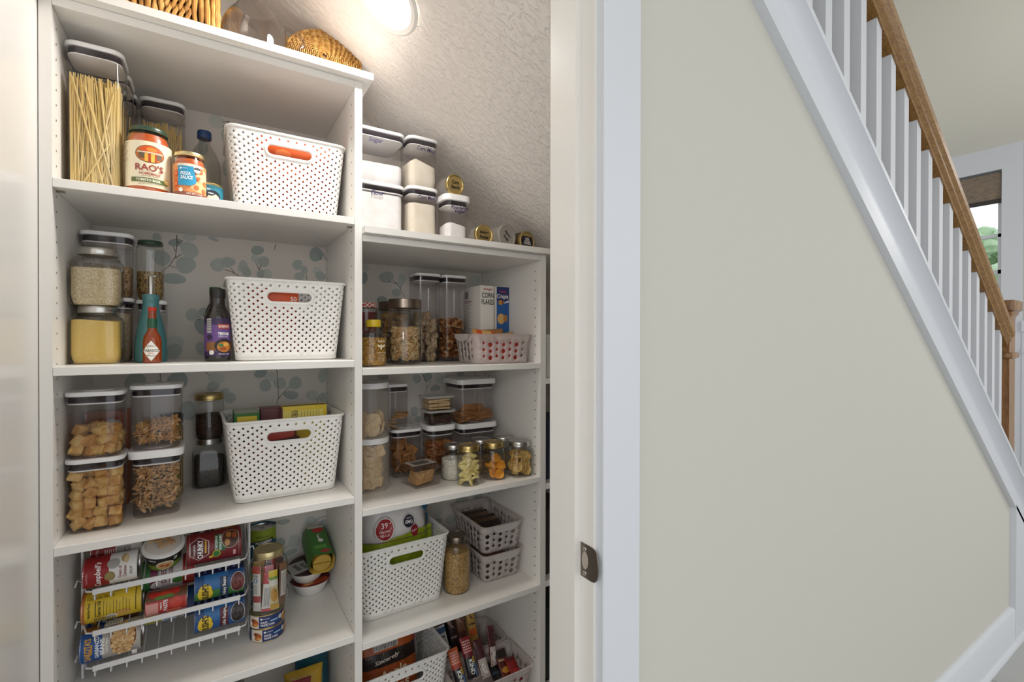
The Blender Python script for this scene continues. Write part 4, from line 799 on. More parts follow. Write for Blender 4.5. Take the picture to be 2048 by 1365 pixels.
for zb in TZ:
    q = MB(); q.box(-.2337-ox, .0618-ox, YBAR-.0015-oy, YBAR+.0015-oy, zb-.0065-oz, zb+.0055-oz, 'white_wire'); q.build('front_bar', rk)
    q = MB()
    for i in range(11):
        x = -.2305+.0289*i-ox; q.tube([(x, YBAR+.003-oy, zb+.004-oz), (x, YBAR+.0032-oy, zb-.020-oz), (x, YBAR+.007-oy, zb-.0215-oz), (x, 1.695-oy, tier_z(zb, 1.695)-.0022-oz)], .0016, 'white_wire', 6)
    q.build('shelf_wires', rk)
    for xa, xb in ((-.2337, -.2615), (.0618, .0865)):
        q = MB(); s_ = 1 if xb > xa else -1
        q.tube([(xa-ox, YBAR+.002-oy, zb-oz), (xa+s_*.012-ox, YBAR+.006-oy, zb+.001-oz), (xb-ox, 1.497-oy, zb+.006-oz), (xb+s_*.008-ox, 1.494-oy, zb+.012-oz), (xb+s_*.012-ox, 1.492-oy, zb-.002-oz)], .002, 'white_wire', 6); q.tube([(xb-ox, 1.497-oy, zb+.006-oz), (xb-ox, 1.695-oy, tier_z(zb, 1.695)-oz)], .002, 'white_wire', 6); q.build('tier_end', rk)
def rowpos(zb, r, k, extra=0):
    y = 1.4465+r+k*(2*r+.0012)*.93+extra; return y, tier_z(zb, y)+r*1.077+.0022
def lie(label, xc, tier, k, r, h, base, els, roll=14, extra=0, **kw):
    y, z = rowpos(TZ[tier], r, k, extra); return food_can('food_can', label, r, h, base, els, (xc, y, z), roll, True, **kw)
soup = [('r', -.11, .002, .11, .05, '#9C1B20'), ('r', -.11, -.05, .11, .002, '#E9E6E2'), ('t', "Campbell's", -.006, .021, .015, '#FFFFFF', {'w': .062, 'sh': .25, 'b': .018}), ('t', 'CONDENSED', -.01, .042, .0035, '#D9A0A0', {'w': .026}), ('e', -.012, .0005, .0115, .010, '#8A7648'), ('e', -.012, .0005, .009, .008, '#A08C58'), ('e', .016, -.006, .012, .012, '#A9A6A2'), ('e', .026, -.026, .011, .006, '#B99C6C'), ('e', .022, -.030, .011, .005, '#D9C49C'), ('t', 'Cream of', -.006, -.0185, .0062, '#8E2A2E', {'w': .028, 'b': .015}), ('t', 'Chicken', -.006, -.0275, .0062, '#8E2A2E', {'w': .026, 'b': .015}), ('t', 'SOUP', -.006, -.039, .0052, '#6A6660', {'w': .018})]
lie('red and white soup can at the front of the rack top tier', -.2035, 0, 0, .0335, .1, '#E9E6E2', soup, 12)
back = [('r', -.11, .002, .11, .05, '#8C1A1E'), ('r', -.11, -.05, .11, .002, '#C9C5C2'), ('t', 'Family Fun', .0, .036, .006, '#E6C6C6', {'w': .024, 'b': .02})]+[('r', -.012, -.002-k*.0028, .012, -.0008-k*.0028, '#4A4644') for k in range(10)]+[('r', -.012, .004+k*.004, .010, .006+k*.004, '#E0B8B8') for k in range(5)]
lie('second red soup can, behind the front one on the top tier', -.2, 0, 1, .0335, .1, '#C9C5C2', back, 2)
chk = [('r', -.13, -.06, .13, .06, '#7A1A1E'), ('r', -.014, -.024, .030, .0, '#2E6B3A'), ('p', [(-.03, .0345), (-.013, .0535), (.016, .0535), (.031, .0345), (.016, .012), (-.016, .012)], '#E6DDDA'), ('p', [(-.0285, .0345), (-.0125, .052), (.0155, .052), (.0295, .0345), (.0152, .0135), (-.0152, .0135)], '#5E1A22'), ('t', "Campbell's", -.002, .0435, .0065, '#F2EAE6', {'w': .03, 'sh': .3}), ('t', 'CHUNKY', -.001, .031, .0125, '#FFFFFF', {'w': .046, 'b': .03}), ('r', -.012, .0175, .018, .0215, '#D9A83A'), ('t', 'CHICKEN &', .008, -.0035, .0058, '#FFFFFF', {'w': .034, 'b': .02}), ('t', 'SAUSAGE GUMBO', .008, -.0125, .0055, '#FFFFFF', {'w': .038, 'b': .02}), ('e', .014, -.035, .0245, .02, '#D9CFC8'), ('e', .014, -.035, .0235, .019, '#5A2E18'), ('e', .024, -.031, .008, .006, '#B0703A'), ('e', .008, -.042, .009, .006, '#3E1E14'), ('e', .004, -.028, .008, .006, '#C08A50'), ('e', .02, -.044, .008, .005, '#9C4A22'), ('e', -.018, -.004, .009, .009, '#D6C23A'), ('e', -.018, -.004, .0075, .0075, '#2F7A3A'), ('r', -.027, .004, -.021, .012, '#D9C24A'), ('r', -.03, -.047, -.016, -.041, '#D6A8A8')]
lie('dark red chunky soup can at the right of the rack top tier', .005, 0, 0, .0378, .112, '#7A1A1E', chk, 16)
lie('brown and red soup can behind the dark red one on the top tier', .008, 0, 1, .0378, .112, '#6A1C1E', [('p', [(-.03, .0345), (-.013, .0535), (.016, .0535), (.031, .0345), (.016, .012), (-.016, .012)], '#E6DDDA'), ('p', [(-.0285, .0345), (-.0125, .052), (.0155, .052), (.0295, .0345), (.0152, .0135), (-.0152, .0135)], '#4E161C'), ('t', 'CHUNKY', -.001, .031, .0125, '#FFFFFF', {'w': .046, 'b': .03}), ('r', -.03, -.05, .035, -.004, '#8A5A2A'), ('e', .01, -.03, .024, .018, '#B9803A'), ('e', .016, -.034, .008, .006, '#6A3818'), ('r', -.02, -.012, .02, .004, '#C9A47A')], 4)
# noodle cup with a clear lid of croutons
t = thing('noodle_cup', 'black soup cup with white rim and domed clear lid in the rack', 'cup', (-.1035, 1.502, tier_z(TZ[0], 1.502)+.0155)); t.rotation_euler = (math.radians(21.8), 0, 0)
q = MB(); q.lathe([(.033, 0), (.034, .001), (.0405, .045), (.041, .047)], C('#1E1C1B'), 32); q.decal([('r', -.045, -.022, .045, -.006, '#6E8A2E'), ('r', -.045, -.006, .045, .018, '#1E1C1B'), ('e', .004, -.006, .019, .014, '#E6DCCB'), ('e', .004, -.007, .0165, .0115, '#C9A06A'), ('e', -.002, -.006, .005, .003, '#A8431E'), ('e', .009, -.008, .005, .003, '#9C3A1E'), ('t', 'SIMPLE', -.022, .011, .0045, '#FFFFFF', {'w': .016, 'b': .02}), ('r', .022, .004, .03, .014, '#B9C2B0')], lambda u, v, h: ((.0375+.147*v+h)*math.sin(u/.038), -(.0375+.147*v+h)*math.cos(u/.038), .024+v)); q.build('cup_body', t)
q = MB(); q.lathe([(.0415, .0475), (.0455, .048), (.046, .0505), (.045, .053), (.04, .0545), (.039, .0546)], 'white_plastic', 36); q.build('rim_lid', t)
q = MB(); q.lathe([(.037, .0548), (.0385, .057), (.036, .07), (.035, .0735), (.032, .0755), (.001, .076)], 'frost', 32, cap0=False); q.build('topping_lid', t)
q = MB()
for i in range(24): a, r_ = rn.uniform(0, 6.28), rn.uniform(.005, .027); q.ball((r_*math.cos(a), r_*math.sin(a), .061+rn.uniform(0, .006)), (.006, .006, .004), 'toast_dark', 7, 4)
q.build('topping', t)
yl = [('r', -.09, .049, .09, .056, '#C0702A'), ('r', -.09, -.056, .09, -.046, '#D9B92E'), ('t', 'Nutrition Facts', -.012, .0415, .005, '#2A2412', {'w': .034, 'b': .02}), ('r', -.03, .0285, .006, .0300, '#2A2412'), ('t', 'Calories 100', -.012, .023, .0066, '#2A2412', {'w': .036, 'b': .02}), ('e', .03, -.008, .008, .012, '#7A4A22'), ('e', .03, -.008, .006, .009, '#C9A06A'), ('r', -.033, -.046, .02, -.0445, '#4A3E16'), ('t', 'Cascade Ranch', .014, .02, .007, '#8A6E1E', {'w': .05, 'rot': -90}), ('e', -.034, .0, .006, .012, '#E6DFCF'), ('e', -.03, -.022, .007, .014, '#D9A85A')]+[('r', -.030, .014-k*.006, .004-(k % 3)*.004, .0148-k*.006, '#5A4C1A') for k in range(9)]+[('r', -.042, .03-k*.004, -.031, .0316-k*.004, '#5E5C58') for k in range(10)]
lie('yellow can with nutrition panel in the middle tier', -.2025, 1, 0, .0365, .111, '#E0BF33', yl, 26, extra=.012, rimk='steel')
dt = [('r', -.1, .042, .1, .06, '#3F7A3C'), ('r', -.1, .024, .1, .042, '#7A1E4A'), ('r', -.1, -.028, .1, .024, '#E2DEDA'), ('t', 'DICED', .012, .014, .011, '#7A1E2A', {'w': .036, 'b': .02}), ('t', 'TOMATOES', .010, .0, .007, '#7A1E2A', {'w': .036, 'b': .02}), ('e', -.012, .03, .012, .012, '#F0EEEA'), ('t', 'simply', -.012, .03, .006, '#3A5A3A', {'sh': .2}), ('e', -.006, -.016, .009, .012, '#4E8A3E'), ('r', -.1, -.052, .1, -.026, '#A8281E'), ('e', .012, -.036, .014, .009, '#C8402A')]
lie('diced tomato can with white label in the middle tier', -.092, 1, 1, .0372, .112, '#E2DEDA', dt, -8, extra=-.004)
ps = [('r', -.1, -.042, .1, .042, '#B9302A'), ('r', .006, -.042, .034, .042, '#6E4A34'), ('e', .022, .024, .009, .012, '#C8322A'), ('e', .02, .004, .009, .011, '#D0442E'), ('e', .024, -.016, .010, .012, '#C8322A'), ('e', .012, .012, .004, .012, '#5A8A3A'), ('e', .013, -.006, .004, .01, '#5A8A3A'), ('r', -.03, .016, .002, .04, '#D99A92'), ('t', 'PASTE', -.008, .0015, .0085, '#FFFFFF', {'w': .026, 'b': .02}), ('t', 'TOMATO', -.008, .0105, .0042, '#FFFFFF', {'w': .018}), ('e', -.006, -.02, .014, .013, '#C8402E'), ('r', -.034, -.03, -.02, .0, '#D96A52')]
lie('small red tomato paste can against the middle front bar', -.0965, 1, 0, .0275, .084, '#B9302A', ps, 18)
def bush(c2, name, bean, band):
    e = [('r', -.12, -.056, .12, .056, '#1F4E86'), ('r', -.12, -.02, .12, .034, '#2A6AA6'), ('r', -.045, -.054, -.010, .0545, c2), ('r', .03, -.055, .06, .055, '#23284E'), ('e', -.016, .032, .024, .0165, '#E8C62E'), ('t', "BUSH'S", -.014, .032, .0155, '#1E1E1C', {'w': .043, 'b': .035}), ('t', 'BEST', -.008, .0165, .003, '#1E1E1C', {}), ('p', [(-.036, -.019), (.018, -.019), (.018, .0), (-.036, .0)], band), ('t', name, -.009, -.0105, .0095, '#F2EEE6', {'w': .05, 'b': .02}), ('e', -.004, -.04, .026, .0165, '#C9C3BE'), ('e', -.004, -.04, .0245, .0152, bean)]
    b2 = '#7E3C38' if bean == '#5A2422' else '#3E3636'
    for i in range(16): e.append(('e', -.004+.018*math.cos(i*2.4)*((i % 4+1)/4), -.04+.0115*math.sin(i*2.4)*((i % 4+1)/4), .0042, .0026, b2))
    for k in range(6): e.append(('r', .034, .045-k*.016, .056, .051-k*.016, '#6E76A6'))
    return e
lie('blue kidney bean can with dark red beans in the middle tier', .0165, 1, 0, .0372, .112, '#1F4E86', bush('#3E7A34', 'Kidney Beans', '#5A2422', '#1E3A5E'), 10)
lie('blue black bean can at the right of the bottom tier', .0165, 2, 0, .0372, .112, '#1F4E86', bush('#23589A', 'Grillin Recipe', '#241C1A', '#5A1E2E'), 10)
gz = [('r', -.12, .016, .12, .056, '#1E549A'), ('r', -.12, -.056, .12, .016, '#B9B4AE'), ('r', .034, .022, .06, .055, '#8A6238'), ('t', "DAKOTA'S", -.006, .0415, .0125, '#E0A83A', {'w': .052, 'b': .04}), ('r', -.016, .0325, .006, .0358, '#C99030'), ('t', 'GARBANZO', -.004, .0245, .0075, '#FFFFFF', {'w': .048, 'b': .03}), ('t', 'BEANS', -.004, .0150, .0085, '#FFFFFF', {'w': .036, 'b': .03}), ('t', 'CHICK PEAS', -.004, .0065, .0042, '#FFFFFF', {'w': .034, 'b': .02}), ('e', .004, -.024, .034, .0258, '#E6E0D6'), ('e', .004, -.024, .0328, .0246, '#8A5A30')]
for i in range(70):
    a, r_ = i*2.39996, math.sqrt((i+.5)/70); gz.append(('e', .004+.0295*r_*math.cos(a), -.024+.0215*r_*math.sin(a), .0037, .0034, ('#D9B27A', '#E3C08C', '#C99A62')[i % 3]))
gz += [('r', .034, -.02, .048, .012, '#E9E6E0')]+[('r', .035, -.018+k*.003, .047, -.0166+k*.003, '#3A3836') for k in range(10)]+[('r', -.034, -.05, -.022, -.04, '#EEEAE4')]
lie('garbanzo bean can with blue label in the bottom left of the rack', -.203, 2, 0, .0372, .112, '#B9B4AE', gz, 14)
lie('second garbanzo can behind the front one on the bottom tier', -.201, 2, 1, .0372, .112, '#B9B4AE', [('r', -.12, .016, .12, .056, '#1A4684'), ('t', "DAKOTA'S", -.0, .0415, .0125, '#E0A83A', {'w': .052, 'b': .04}), ('t', 'BEANS', -.0, .0220, .0085, '#FFFFFF', {'w': .036}), ('e', .004, -.024, .034, .0258, '#6E5232')], 30)
bl_ = [('r', -.1, -.055, .1, -.028, '#22366E'), ('r', -.022, .018, .026, .052, '#C9BE3A'), ('r', -.022, -.008, .026, .018, '#C2CEDA'), ('r', -.022, -.028, .026, -.008, '#C9C6C2'), ('r', .03, -.05, .06, .05, '#2A5A8E')]+[('r', -.016, .022+k*.004, .020, .0235+k*.004, '#5A5420') for k in range(7)]+[('r', -.016, -.005+k*.004, .016, -.0035+k*.004, '#4A7AA8') for k in range(5)]+[('r', -.016, -.024+k*.003, .01, -.0225+k*.003, '#4A4846') for k in range(4)]
lie('blue can turned to its yellow and white panel on the bottom tier', -.092, 2, 1, .0365, .112, '#2A5A8E', bl_, -12, extra=-.01)
# ------------------------------------------------------------------ right half of the fourth bay
tn = [('r', -.125, -.016, .125, .016, '#22356A'), ('r', -.05, -.016, -.018, .016, '#D9D2C6'), ('e', -.03, -.002, .011, .010, '#B5622E'), ('e', -.035, .004, .006, .005, '#8A3F1E'), ('e', -.026, -.007, .006, .004, '#D99A50'), ('e', -.042, -.004, .0045, .0055, '#F0ECE6'), ('e', -.0115, .009, .0027, .0027, '#F4F4F2'), ('r', -.0075, .0082, .008, .0098, '#C9D0E0'), ('t', 'SOLID', -.005, .0, .0055, '#FFFFFF', {'w': .0165, 'b': .02}), ('t', 'WHITE TUNA', .0035, -.0075, .0055, '#FFFFFF', {'w': .034, 'b': .02}), ('r', .0095, -.0005, .029, .0035, '#3AA0D0'), ('t', 'IN WATER', .019, .0015, .003, '#FFFFFF', {'w': .016}), ('e', .036, .003, .006, .006, '#B9BCC2'), ('e', .048, -.004, .009, .008, '#A8763A'), ('e', .05, .006, .008, .005, '#D9B070'), ('e', .056, .0, .006, .008, '#8A4A22')]
food_can('tuna_can', 'lower of the two tuna cans under the packet jar', .0428, .0355, '#22356A', tn, (.1275, 1.4665, s5+EPS), rimk='gold', turn=3, group=None)
food_can('tuna_can', 'upper tuna can, directly under the packet jar', .0428, .0355, '#22356A', tn, (.1272, 1.4668, s5+.0365), rimk='gold', turn=-8, group=None)
ZJ = s5+.0727
rjar('large glass jar of drink packets with a gold lid on two tuna cans', .1305, 1.4655, ZJ, .048, .1625, 'pale_gold', .037, .018, sh=.24)
def pk(label, x, y, w, h, k, els, rx, ry, rz, seed, dz=.006): return stick('drink_packet', label, 'packet', w, h, k, els, (.1305+x, 1.4655+y, ZJ+dz), (math.radians(rx), math.radians(ry), math.radians(rz)), 'drink packets in the jar', .006, seed)
pk('red topped white drink packet at the front of the jar', -.008, -.032, .026, .1, '#E4E0DC', [('r', -.013, .022, .013, .05, '#C0404A'), ('r', -.013, -.05, .013, -.042, '#C8525A'), ('e', .003, .032, .004, .003, '#F0ECE8')]+[('r', -.008+k*.004, -.035, -.0066+k*.004, .012, '#8A8886') for k in range(4)], -4, 4, -6, 1)
pk('yellow and green drink packet at the front of the jar', .012, -.033, .022, .105, '#D9C99A', [('r', -.011, .036, .011, .0525, '#E0C02A'), ('r', -.011, .028, .011, .036, '#7AA03A'), ('r', -.011, .012, .011, .028, '#E4DFD4'), ('e', 0, -.012, .009, .018, '#C9923A'), ('e', .004, -.002, .003, .002, '#3E7A33'), ('r', -.011, -.05, .011, -.036, '#C9A03A')], -3, -2, 3, 2)
pk('white drink packet with red ends at the left of the jar', -.029, -.019, .024, .118, '#DEDAD6', [('r', -.012, -.035, .012, -.018, '#A8403E'), ('r', -.012, .04, .012, .059, '#B5443A'), ('e', 0, .022, .006, .006, '#2A6AA0'), ('e', 0, .022, .0025, .004, '#DEDAD6'), ('t', 'TEA', 0, .034, .006, '#2A2A2A', {})]+[('r', -.006+k*.004, -.012, -.0048+k*.004, .012, '#77736F') for k in range(3)], -3, -3, -42, 3)
pk('brown drink packet with white panel at the right of the jar', .031, -.018, .024, .112, '#6E4A30', [('r', -.009, -.03, .011, .036, '#DAD5CE'), ('r', -.012, .04, .012, .056, '#8A5A3A')]+[('r', -.006+k*.004, -.025, -.0048+k*.004, .03, '#8A8682') for k in range(4)], -3, 5, 38, 4)
pk('pink drink packet behind the red topped one', -.004, -.012, .026, .112, '#C9606A', [('r', -.013, .03, .013, .056, '#B8404E')], -2, 2, 0, 5)
pk('gold foil drink packet in the middle of the jar', -.016, .008, .028, .125, '#A8843A', [('r', -.014, .0, .014, .03, '#C9A860')], -1, -3, 10, 6)
pk('red and silver drink packet standing at the back right of the jar', .014, .012, .028, .13, '#B9B7B5', [('r', -.014, .02, .014, .06, '#A83228'), ('e', 0, .0, .008, .01, '#5A8A3A')], -1, 3, -8, 7)
pk('dark drink packet at the right of the jar', .022, -.004, .022, .122, '#3A2A22', [('r', -.011, .03, .011, .05, '#7A4A30')], -2, 4, 20, 8)
pe = [('r', -.12, -.06, .12, .06, '#1E5A72'), ('r', -.12, .022, .12, .06, '#8FA32E'), ('p', [(-.028, .012), (.027, .017), (.028, .031), (-.027, .026)], '#1C1A18'), ('t', 'PROGRESSO', 0, .0215, .0085, '#FFFFFF', {'w': .046, 'b': .025, 'rot': 5}), ('t', 'VEGETABLE CLASSICS', -.002, .038, .0042, '#3E4A16', {'w': .04}), ('t', 'LENTIL', 0, .004, .0065, '#CFE4EA', {'w': .022}), ('e', 0, -.03, .024, .018, '#8A5A30')]
food_can('soup_can', 'lower blue soup can hidden behind the jar of packets', .0385, .1122, '#1E5A72', pe, (.1313, 1.667, s5+EPS), turn=2)
food_can('soup_can', 'blue and lime soup can standing topmost behind the packet jar', .0385, .1122, '#1E5A72', pe, (.1313, 1.667, s5+.1132), turn=2)
def mbowl(label, x, y, z, top, els, eul):
    t = thing('food_bowl', label, 'bowl', (x, y, z), 0); t.rotation_euler = eul
    q = MB(); q.lathe([(.037, 0), (.040, .002), (.052, .03), (.0545, .036), (.0585, .0375), (.0585, .039)], C('#E6E3E0', .35), 36, cap1=False); q.build('bowl', t)
    q = MB(); q.lathe([(.058, .0392), (.0565, .0404), (.001, .0406)], C(top, .3), 36); q.decal(els, planemap((0, 0, .0408), (1, 0, 0), (0, 1, 0)), du=1); q.build('film_lid', t); return t
mbowl('lower white bowl with a dark red film lid under the green box', .2685, 1.645, s5+EPS, '#6A1E24', [('r', -.04, -.05, .04, -.02, '#C0502A'), ('e', -.02, -.035, .015, .01, '#D9B27A'), ('r', -.06, .0, .06, .02, '#4A161A')], (0, 0, .2))
mbowl('upper white bowl with black lettered lid, tilted on the other bowl', .258, 1.642, s5+.0505, '#3A1A1E', [('r', -.055, -.03, .0, .03, '#B9B4B0'), ('t', 'BARBE', -.03, -.0, .013, '#1E1A1A', {'w': .036, 'rot': -78, 'b': .03}), ('t', 'QUE', -.012, .0, .012, '#1E1A1A', {'w': .03, 'rot': -78, 'b': .03}), ('r', .0, -.05, .05, -.02, '#7A1E22')], (math.radians(8), math.radians(-5), .2))
# green sleeve of gold cups, tilted forward on the bowls
t = thing('cup_carton', 'green carton sleeve holding gold snack cups, leaning on the bowls', 'carton', (.286, 1.622, s5+.137)); t.rotation_euler = (math.radians(17), math.radians(3), math.radians(2))
q = MB(); w2, l2, h2 = .036, .07, .034
sec = lambda y, s_=1: [(-w2*s_, y, -h2*.55), (-w2*.62*s_, y, -h2), (w2*.62*s_, y, -h2), (w2*s_, y, -h2*.55), (w2*s_, y, h2*.5), (w2*.72*s_, y, h2), (-w2*.72*s_, y, h2), (-w2*s_, y, h2*.5)]
q.loft([sec(l2), sec(-l2)], C('#4E7A38'), False, False); q.loft([sec(-l2), [(x*.97, y+.002, z*.97) for x, y, z in sec(-l2)], [(x*.97, y+.03, z*.97) for x, y, z in sec(-l2)]], C('#C9A84A'), False, False)
q.decal([('r', -.025, -.068, .025, .068, '#3F7232'), ('e', .004, .05, .018, .013, '#A8302A'), ('t', 'Apple', .0, .016, .01, '#F0EEE6', {'w': .028, 'rot': -90}), ('e', .004, -.002, .008, .008, '#E6E2D6'), ('r', -.02, -.04, .016, -.024, '#5E9A44'), ('e', .008, -.055, .014, .008, '#A8403A'), ('r', -.025, .06, .025, .07, '#B9B4A8')], planemap((0, 0, h2+.0002), (1, 0, 0), (0, 1, 0)), du=1); q.build('sleeve', t)
for s_ in (-1, 1):
    q = MB(); z0 = -.0005 if s_ > 0 else .0005
    q.loft([rrect(.044, .028*1, .008, 0, 4)], 'gold') if 0 else None
    q.loft([[(x, -.066+.05*f, s_*(.0015+z*.0145)+y*0) for x, z in [(.0265*math.cos(PI*k/10), math.sin(PI*k/10)*1.9) for k in range(11)]] for f in (0, 1)], mat('cup_gold', '#C2A048', .35, .3), True, False); q.build('snack_cup', t)
# ------------------------------------------------------------------ bottom left bay
pouch('snack_bag', 'dark red bag with a pale crest at the bottom of the left unit', 'bag', .115, .235, .07, '#7E2A30', [('r', -.057, .085, .057, .1155, '#6A2228'), ('r', -.057, .083, .057, .0848, '#C9A8A6'), ('e', -.02, .03, .026, .022, '#CFC6BE'), ('e', -.02, .03, .02, .016, '#8A6A64')], (.187, 1.47, s6+EPS), (math.radians(-6), 0, 0), seed=1)
pouch('snack_bag', 'yellow bag behind the dark red one on the bottom shelf', 'bag', .11, .215, .06, '#B9952E', [('e', .01, .03, .03, .03, '#C9AA50')], (.236, 1.555, s6+EPS), (math.radians(-4), 0, 0), seed=2)
pouch('snack_bag', 'teal blue bag with a white hang tag on the bottom shelf', 'bag', .11, .27, .06, '#1E5666', [('e', .0, -.02, .03, .05, '#2A6E7E'), ('r', -.03, .09, .012, .1275, '#DAD6D0'), ('t', '2 LB', -.008, .107, .008, '#3A3836', {}), ('e', -.012, .1, .002, .002, '#3A3836')], (.2745, 1.645, s6+EPS), (math.radians(-3), 0, math.radians(10)), seed=3)
carton('storage_box', 'grey box at the dark bottom left of the unit', 'box', -.02, 1.56, s6, .2, .2, .2, '#8A8784')
# ------------------------------------------------------------------ board of the right unit: flour, sugar, tins
T0 = 1.5663
speck('flour', ['#F0EDE8', '#F6F4F1', '#FAF9F7'], 30, .9, .05, kind='N'); speck('corn_flour', ['#E6DBC4', '#EBE2CE', '#F0E9D9'], 30, .9, .08, kind='N')
canister('large canister marked Flour on the right unit board', .3585, 1.45, T0, .1595, .16, .1712, note=(('Flour',), -.005, .0, 0, 0)) if 0 else None
def noted(label, x0, yf, z, w, d, h, style, lines, u, v, wid, hh, rotd=0): return canister(label, x0, yf, z, w, d, h, style, note=(lines, u, v, wid, hh, rotd))
noted('large canister of flour with handwritten name, under the sugar', .358, 1.45, T0, .1595, .16, .1712, 'a', ('Flour',), -.010, .138, .04, .0145, 2); powder('flour', 'white flour filling the large lower canister', 'flour', .4378, 1.53, T0, .144, .144, .02, .137, 'flour', .003, seed=11)
noted('large canister of sugar with handwritten name, on the flour', .358, 1.45, T0+.1717, .1595, .16, .1635, 'a', ('Sugar',), -.016, .124, .044, .0175, 0); powder('sugar', 'white sugar half filling the large upper canister', 'sugar', .4378, 1.53, T0+.1717, .144, .144, .02, .058, 'flour', .004, seed=12)
noted('lower corn meal canister with handwritten name, beside the flour', .5195, 1.433, T0, .1045, .106, .176, 'a', ('Corn Meal',), .008, .143, .058, .0125, 2); powder('corn_meal', 'pale corn meal in the lower narrow canister', 'corn meal', .5718, 1.486, T0, .091, .091, .02, .122, 'corn_flour', .003, seed=13)
noted('upper corn meal canister with handwritten name, beside the sugar', .5195, 1.433, T0+.1765, .1045, .106, .157, 'a', ('Corn Meal',), .006, .119, .06, .013, -2); powder('corn_meal', 'sloping pale corn meal in the upper narrow canister', 'corn meal', .5718, 1.486, T0+.1765, .091, .091, .02, .075, 'corn_flour', .012, seed=23)
noted('small round-cornered canister of powdered sugar with handwritten name', .6252, 1.393, T0, .096, .098, .1575, 'b', ('Powdered', 'sugar'), .006, .117, .062, .0125, 2); powder('powdered_sugar', 'lumpy powdered sugar in the small canister', 'sugar', .6732, 1.442, T0, .073, .073, .018, .062, 'flour', .005, seed=15)
def side_tin(label, x, y, z, r, L, lidk, lines, rz, tilt=0, col='#1E1A18', glass=True, patch=None, roll=0):
    t = thing('lidded_jar', label, 'jar', (x, y, z)); q = MB()
    q.lathe([(r*.93, .0), (r, .002), (r, .012), (r*.96, .0125)], lidk, 40, cap0=False, cap1=False)
    q.lathe([(.001, .0022), (r*.8, .0022), (r*.84, .0008), (r*.93, 0)], lidk, 40, cap0=False, cap1=False); q.build('lid', t)
    q = MB(); q.lathe([(r*.9, .008), (r*.92, .02), (r*.99, .03), (r*.99, L-.004), (r*.9, L)], 'frost' if glass else C('#4A3A22'), 32, cap0=False); q.build('jar_body', t)
    q = MB(); els = []
    if patch: els.append(patch)
    n_ = len(lines)
    for i, (s_, h_, w_) in enumerate(lines): els.append(('t', s_, 0, ((n_-1)/2-i)*h_*1.25, h_, col if not patch else '#F2EEE4', {'w': w_, 'sh': .15 if not patch else 0, 'b': .03 if not patch else .02}))
    a = math.radians(roll); fn = lambda u, v, h: Vector((u*math.cos(a)-v*math.sin(a), -(u*math.sin(a)+v*math.cos(a)), .0020-h))
    q.decal(els, fn, du=1); q.build('handwriting' if not patch else 'lid_label', t)
    t.rotation_euler = euler(rot('Z', rz), rot('X', -90+tilt)); return t
side_tin('gold lidded corn starch jar lying on the powdered sugar canister', .6655, 1.402, T0+.158+.0335, .033, .09, 'gold', [('Corn', .0125, .028), ('Starch', .0125, .031)], 6)
side_tin('gold lidded baking powder jar lying on the board', .7555, 1.372, T0+.0345, .0335, .09, 'gold', [('Baking', .0115, .032), ('Powder', .0115, .034)], 0)
side_tin('grey lidded baking soda jar lying on its side on the board', .845, 1.375, T0+.0405, .0395, .095, mat('grey_lid', '#A8A29A', .45, .4), [('Baking', .0115, .034), ('Soda', .0115, .026)], 11, roll=-38)
side_tin('gold lidded cocoa jar with a dark round label at the board end', .9425, 1.398, T0+.0375, .0365, .09, 'gold', [('100%', .0075, .019), ('COCOA', .0095, .027), ('UTCH-PROCE', .006, .034)], 10, glass=False, patch=('p', [(.0285*math.cos(2*PI*k/24), min(.0285*math.sin(2*PI*k/24), .018)) for k in range(24)], '#1E1826'))
# ------------------------------------------------------------------ right unit, first bay: cereal
t = thing('mustard_bottle', 'squeeze bottle of grainy mustard with yellow cap beside the divider', 'bottle', (.409, 1.432, r2+EPS)); speck('mustard', ['#6E4A12', '#A8741E', '#D9A83A', '#8A5A14'], 300, .35, .5, dist=.002); mat('yellow_cap', '#E6C62A', .35)
def oval(w, d, z): return [(w/2*math.cos(2*PI*k/32), d/2*math.sin(2*PI*k/32), z) for k in range(32)]
q = MB(); q.loft([oval(.076, .05, 0), oval(.081, .053, .003), oval(.081, .054, .02), oval(.074, .05, .055), oval(.08, .053, .085), oval(.068, .047, .102), oval(.045, .04, .112), oval(.036, .036, .117)], 'jar_glass', True, False); q.build('bottle_body', t)
q = MB(); q.loft([oval(.072, .046, .002), oval(.077, .049, .02), oval(.07, .046, .055), oval(.076, .049, .085)], 'mustard'); q = q.build('mustard', loc=(.409, 1.432, r2+.001)); tag(q, 'grainy brown mustard inside the squeeze bottle', 'mustard', kind='stuff')
q = MB(); q.lathe([(.0215, .1172), (.022, .1185), (.0222, .133), (.021, .1385), (.001, .139)], 'yellow_cap', 30); q.build('cap', t)
q = MB(); fl_ = lambda u, v, h: (u, -(.0272-.9*(u*u)*.35/.04*.4)-h, v)
q.decal([('t', 'Fallon', .016, .075, .008, '#F2E6C8', {'w': .022, 'sh': .3}), ('e', .016, .057, .0028, .0085, '#EFE2C2'), ('p', [(.016, .06), (.004, .066), (.006, .058), (.016, .055)], '#EFE2C2'), ('p', [(.016, .06), (.028, .066), (.026, .058), (.016, .055)], '#EFE2C2')]+[('t', s_, .016, .041-k*.0048, .0028, '#F0E4C6', {'w': w_}) for k, (s_, w_) in enumerate((('A BEE IN THE', .026), ('whole grain mustard', .025), ('with honey', .018), ('stone ground', .021), ('NET WT', .017), ('12 OZ', .016)))], fl_); q.build('printed_label', t)
rjar('lower dark jam jar behind the mustard bottle', .418, 1.552, r2, .0385, .098, 'black_cap', .034, .014); powder('jam', 'dark jam in the lower jar behind the mustard', 'jam', .418, 1.552, r2, .072, .072, .035, .07, 'dark_beans', .001, seed=31)
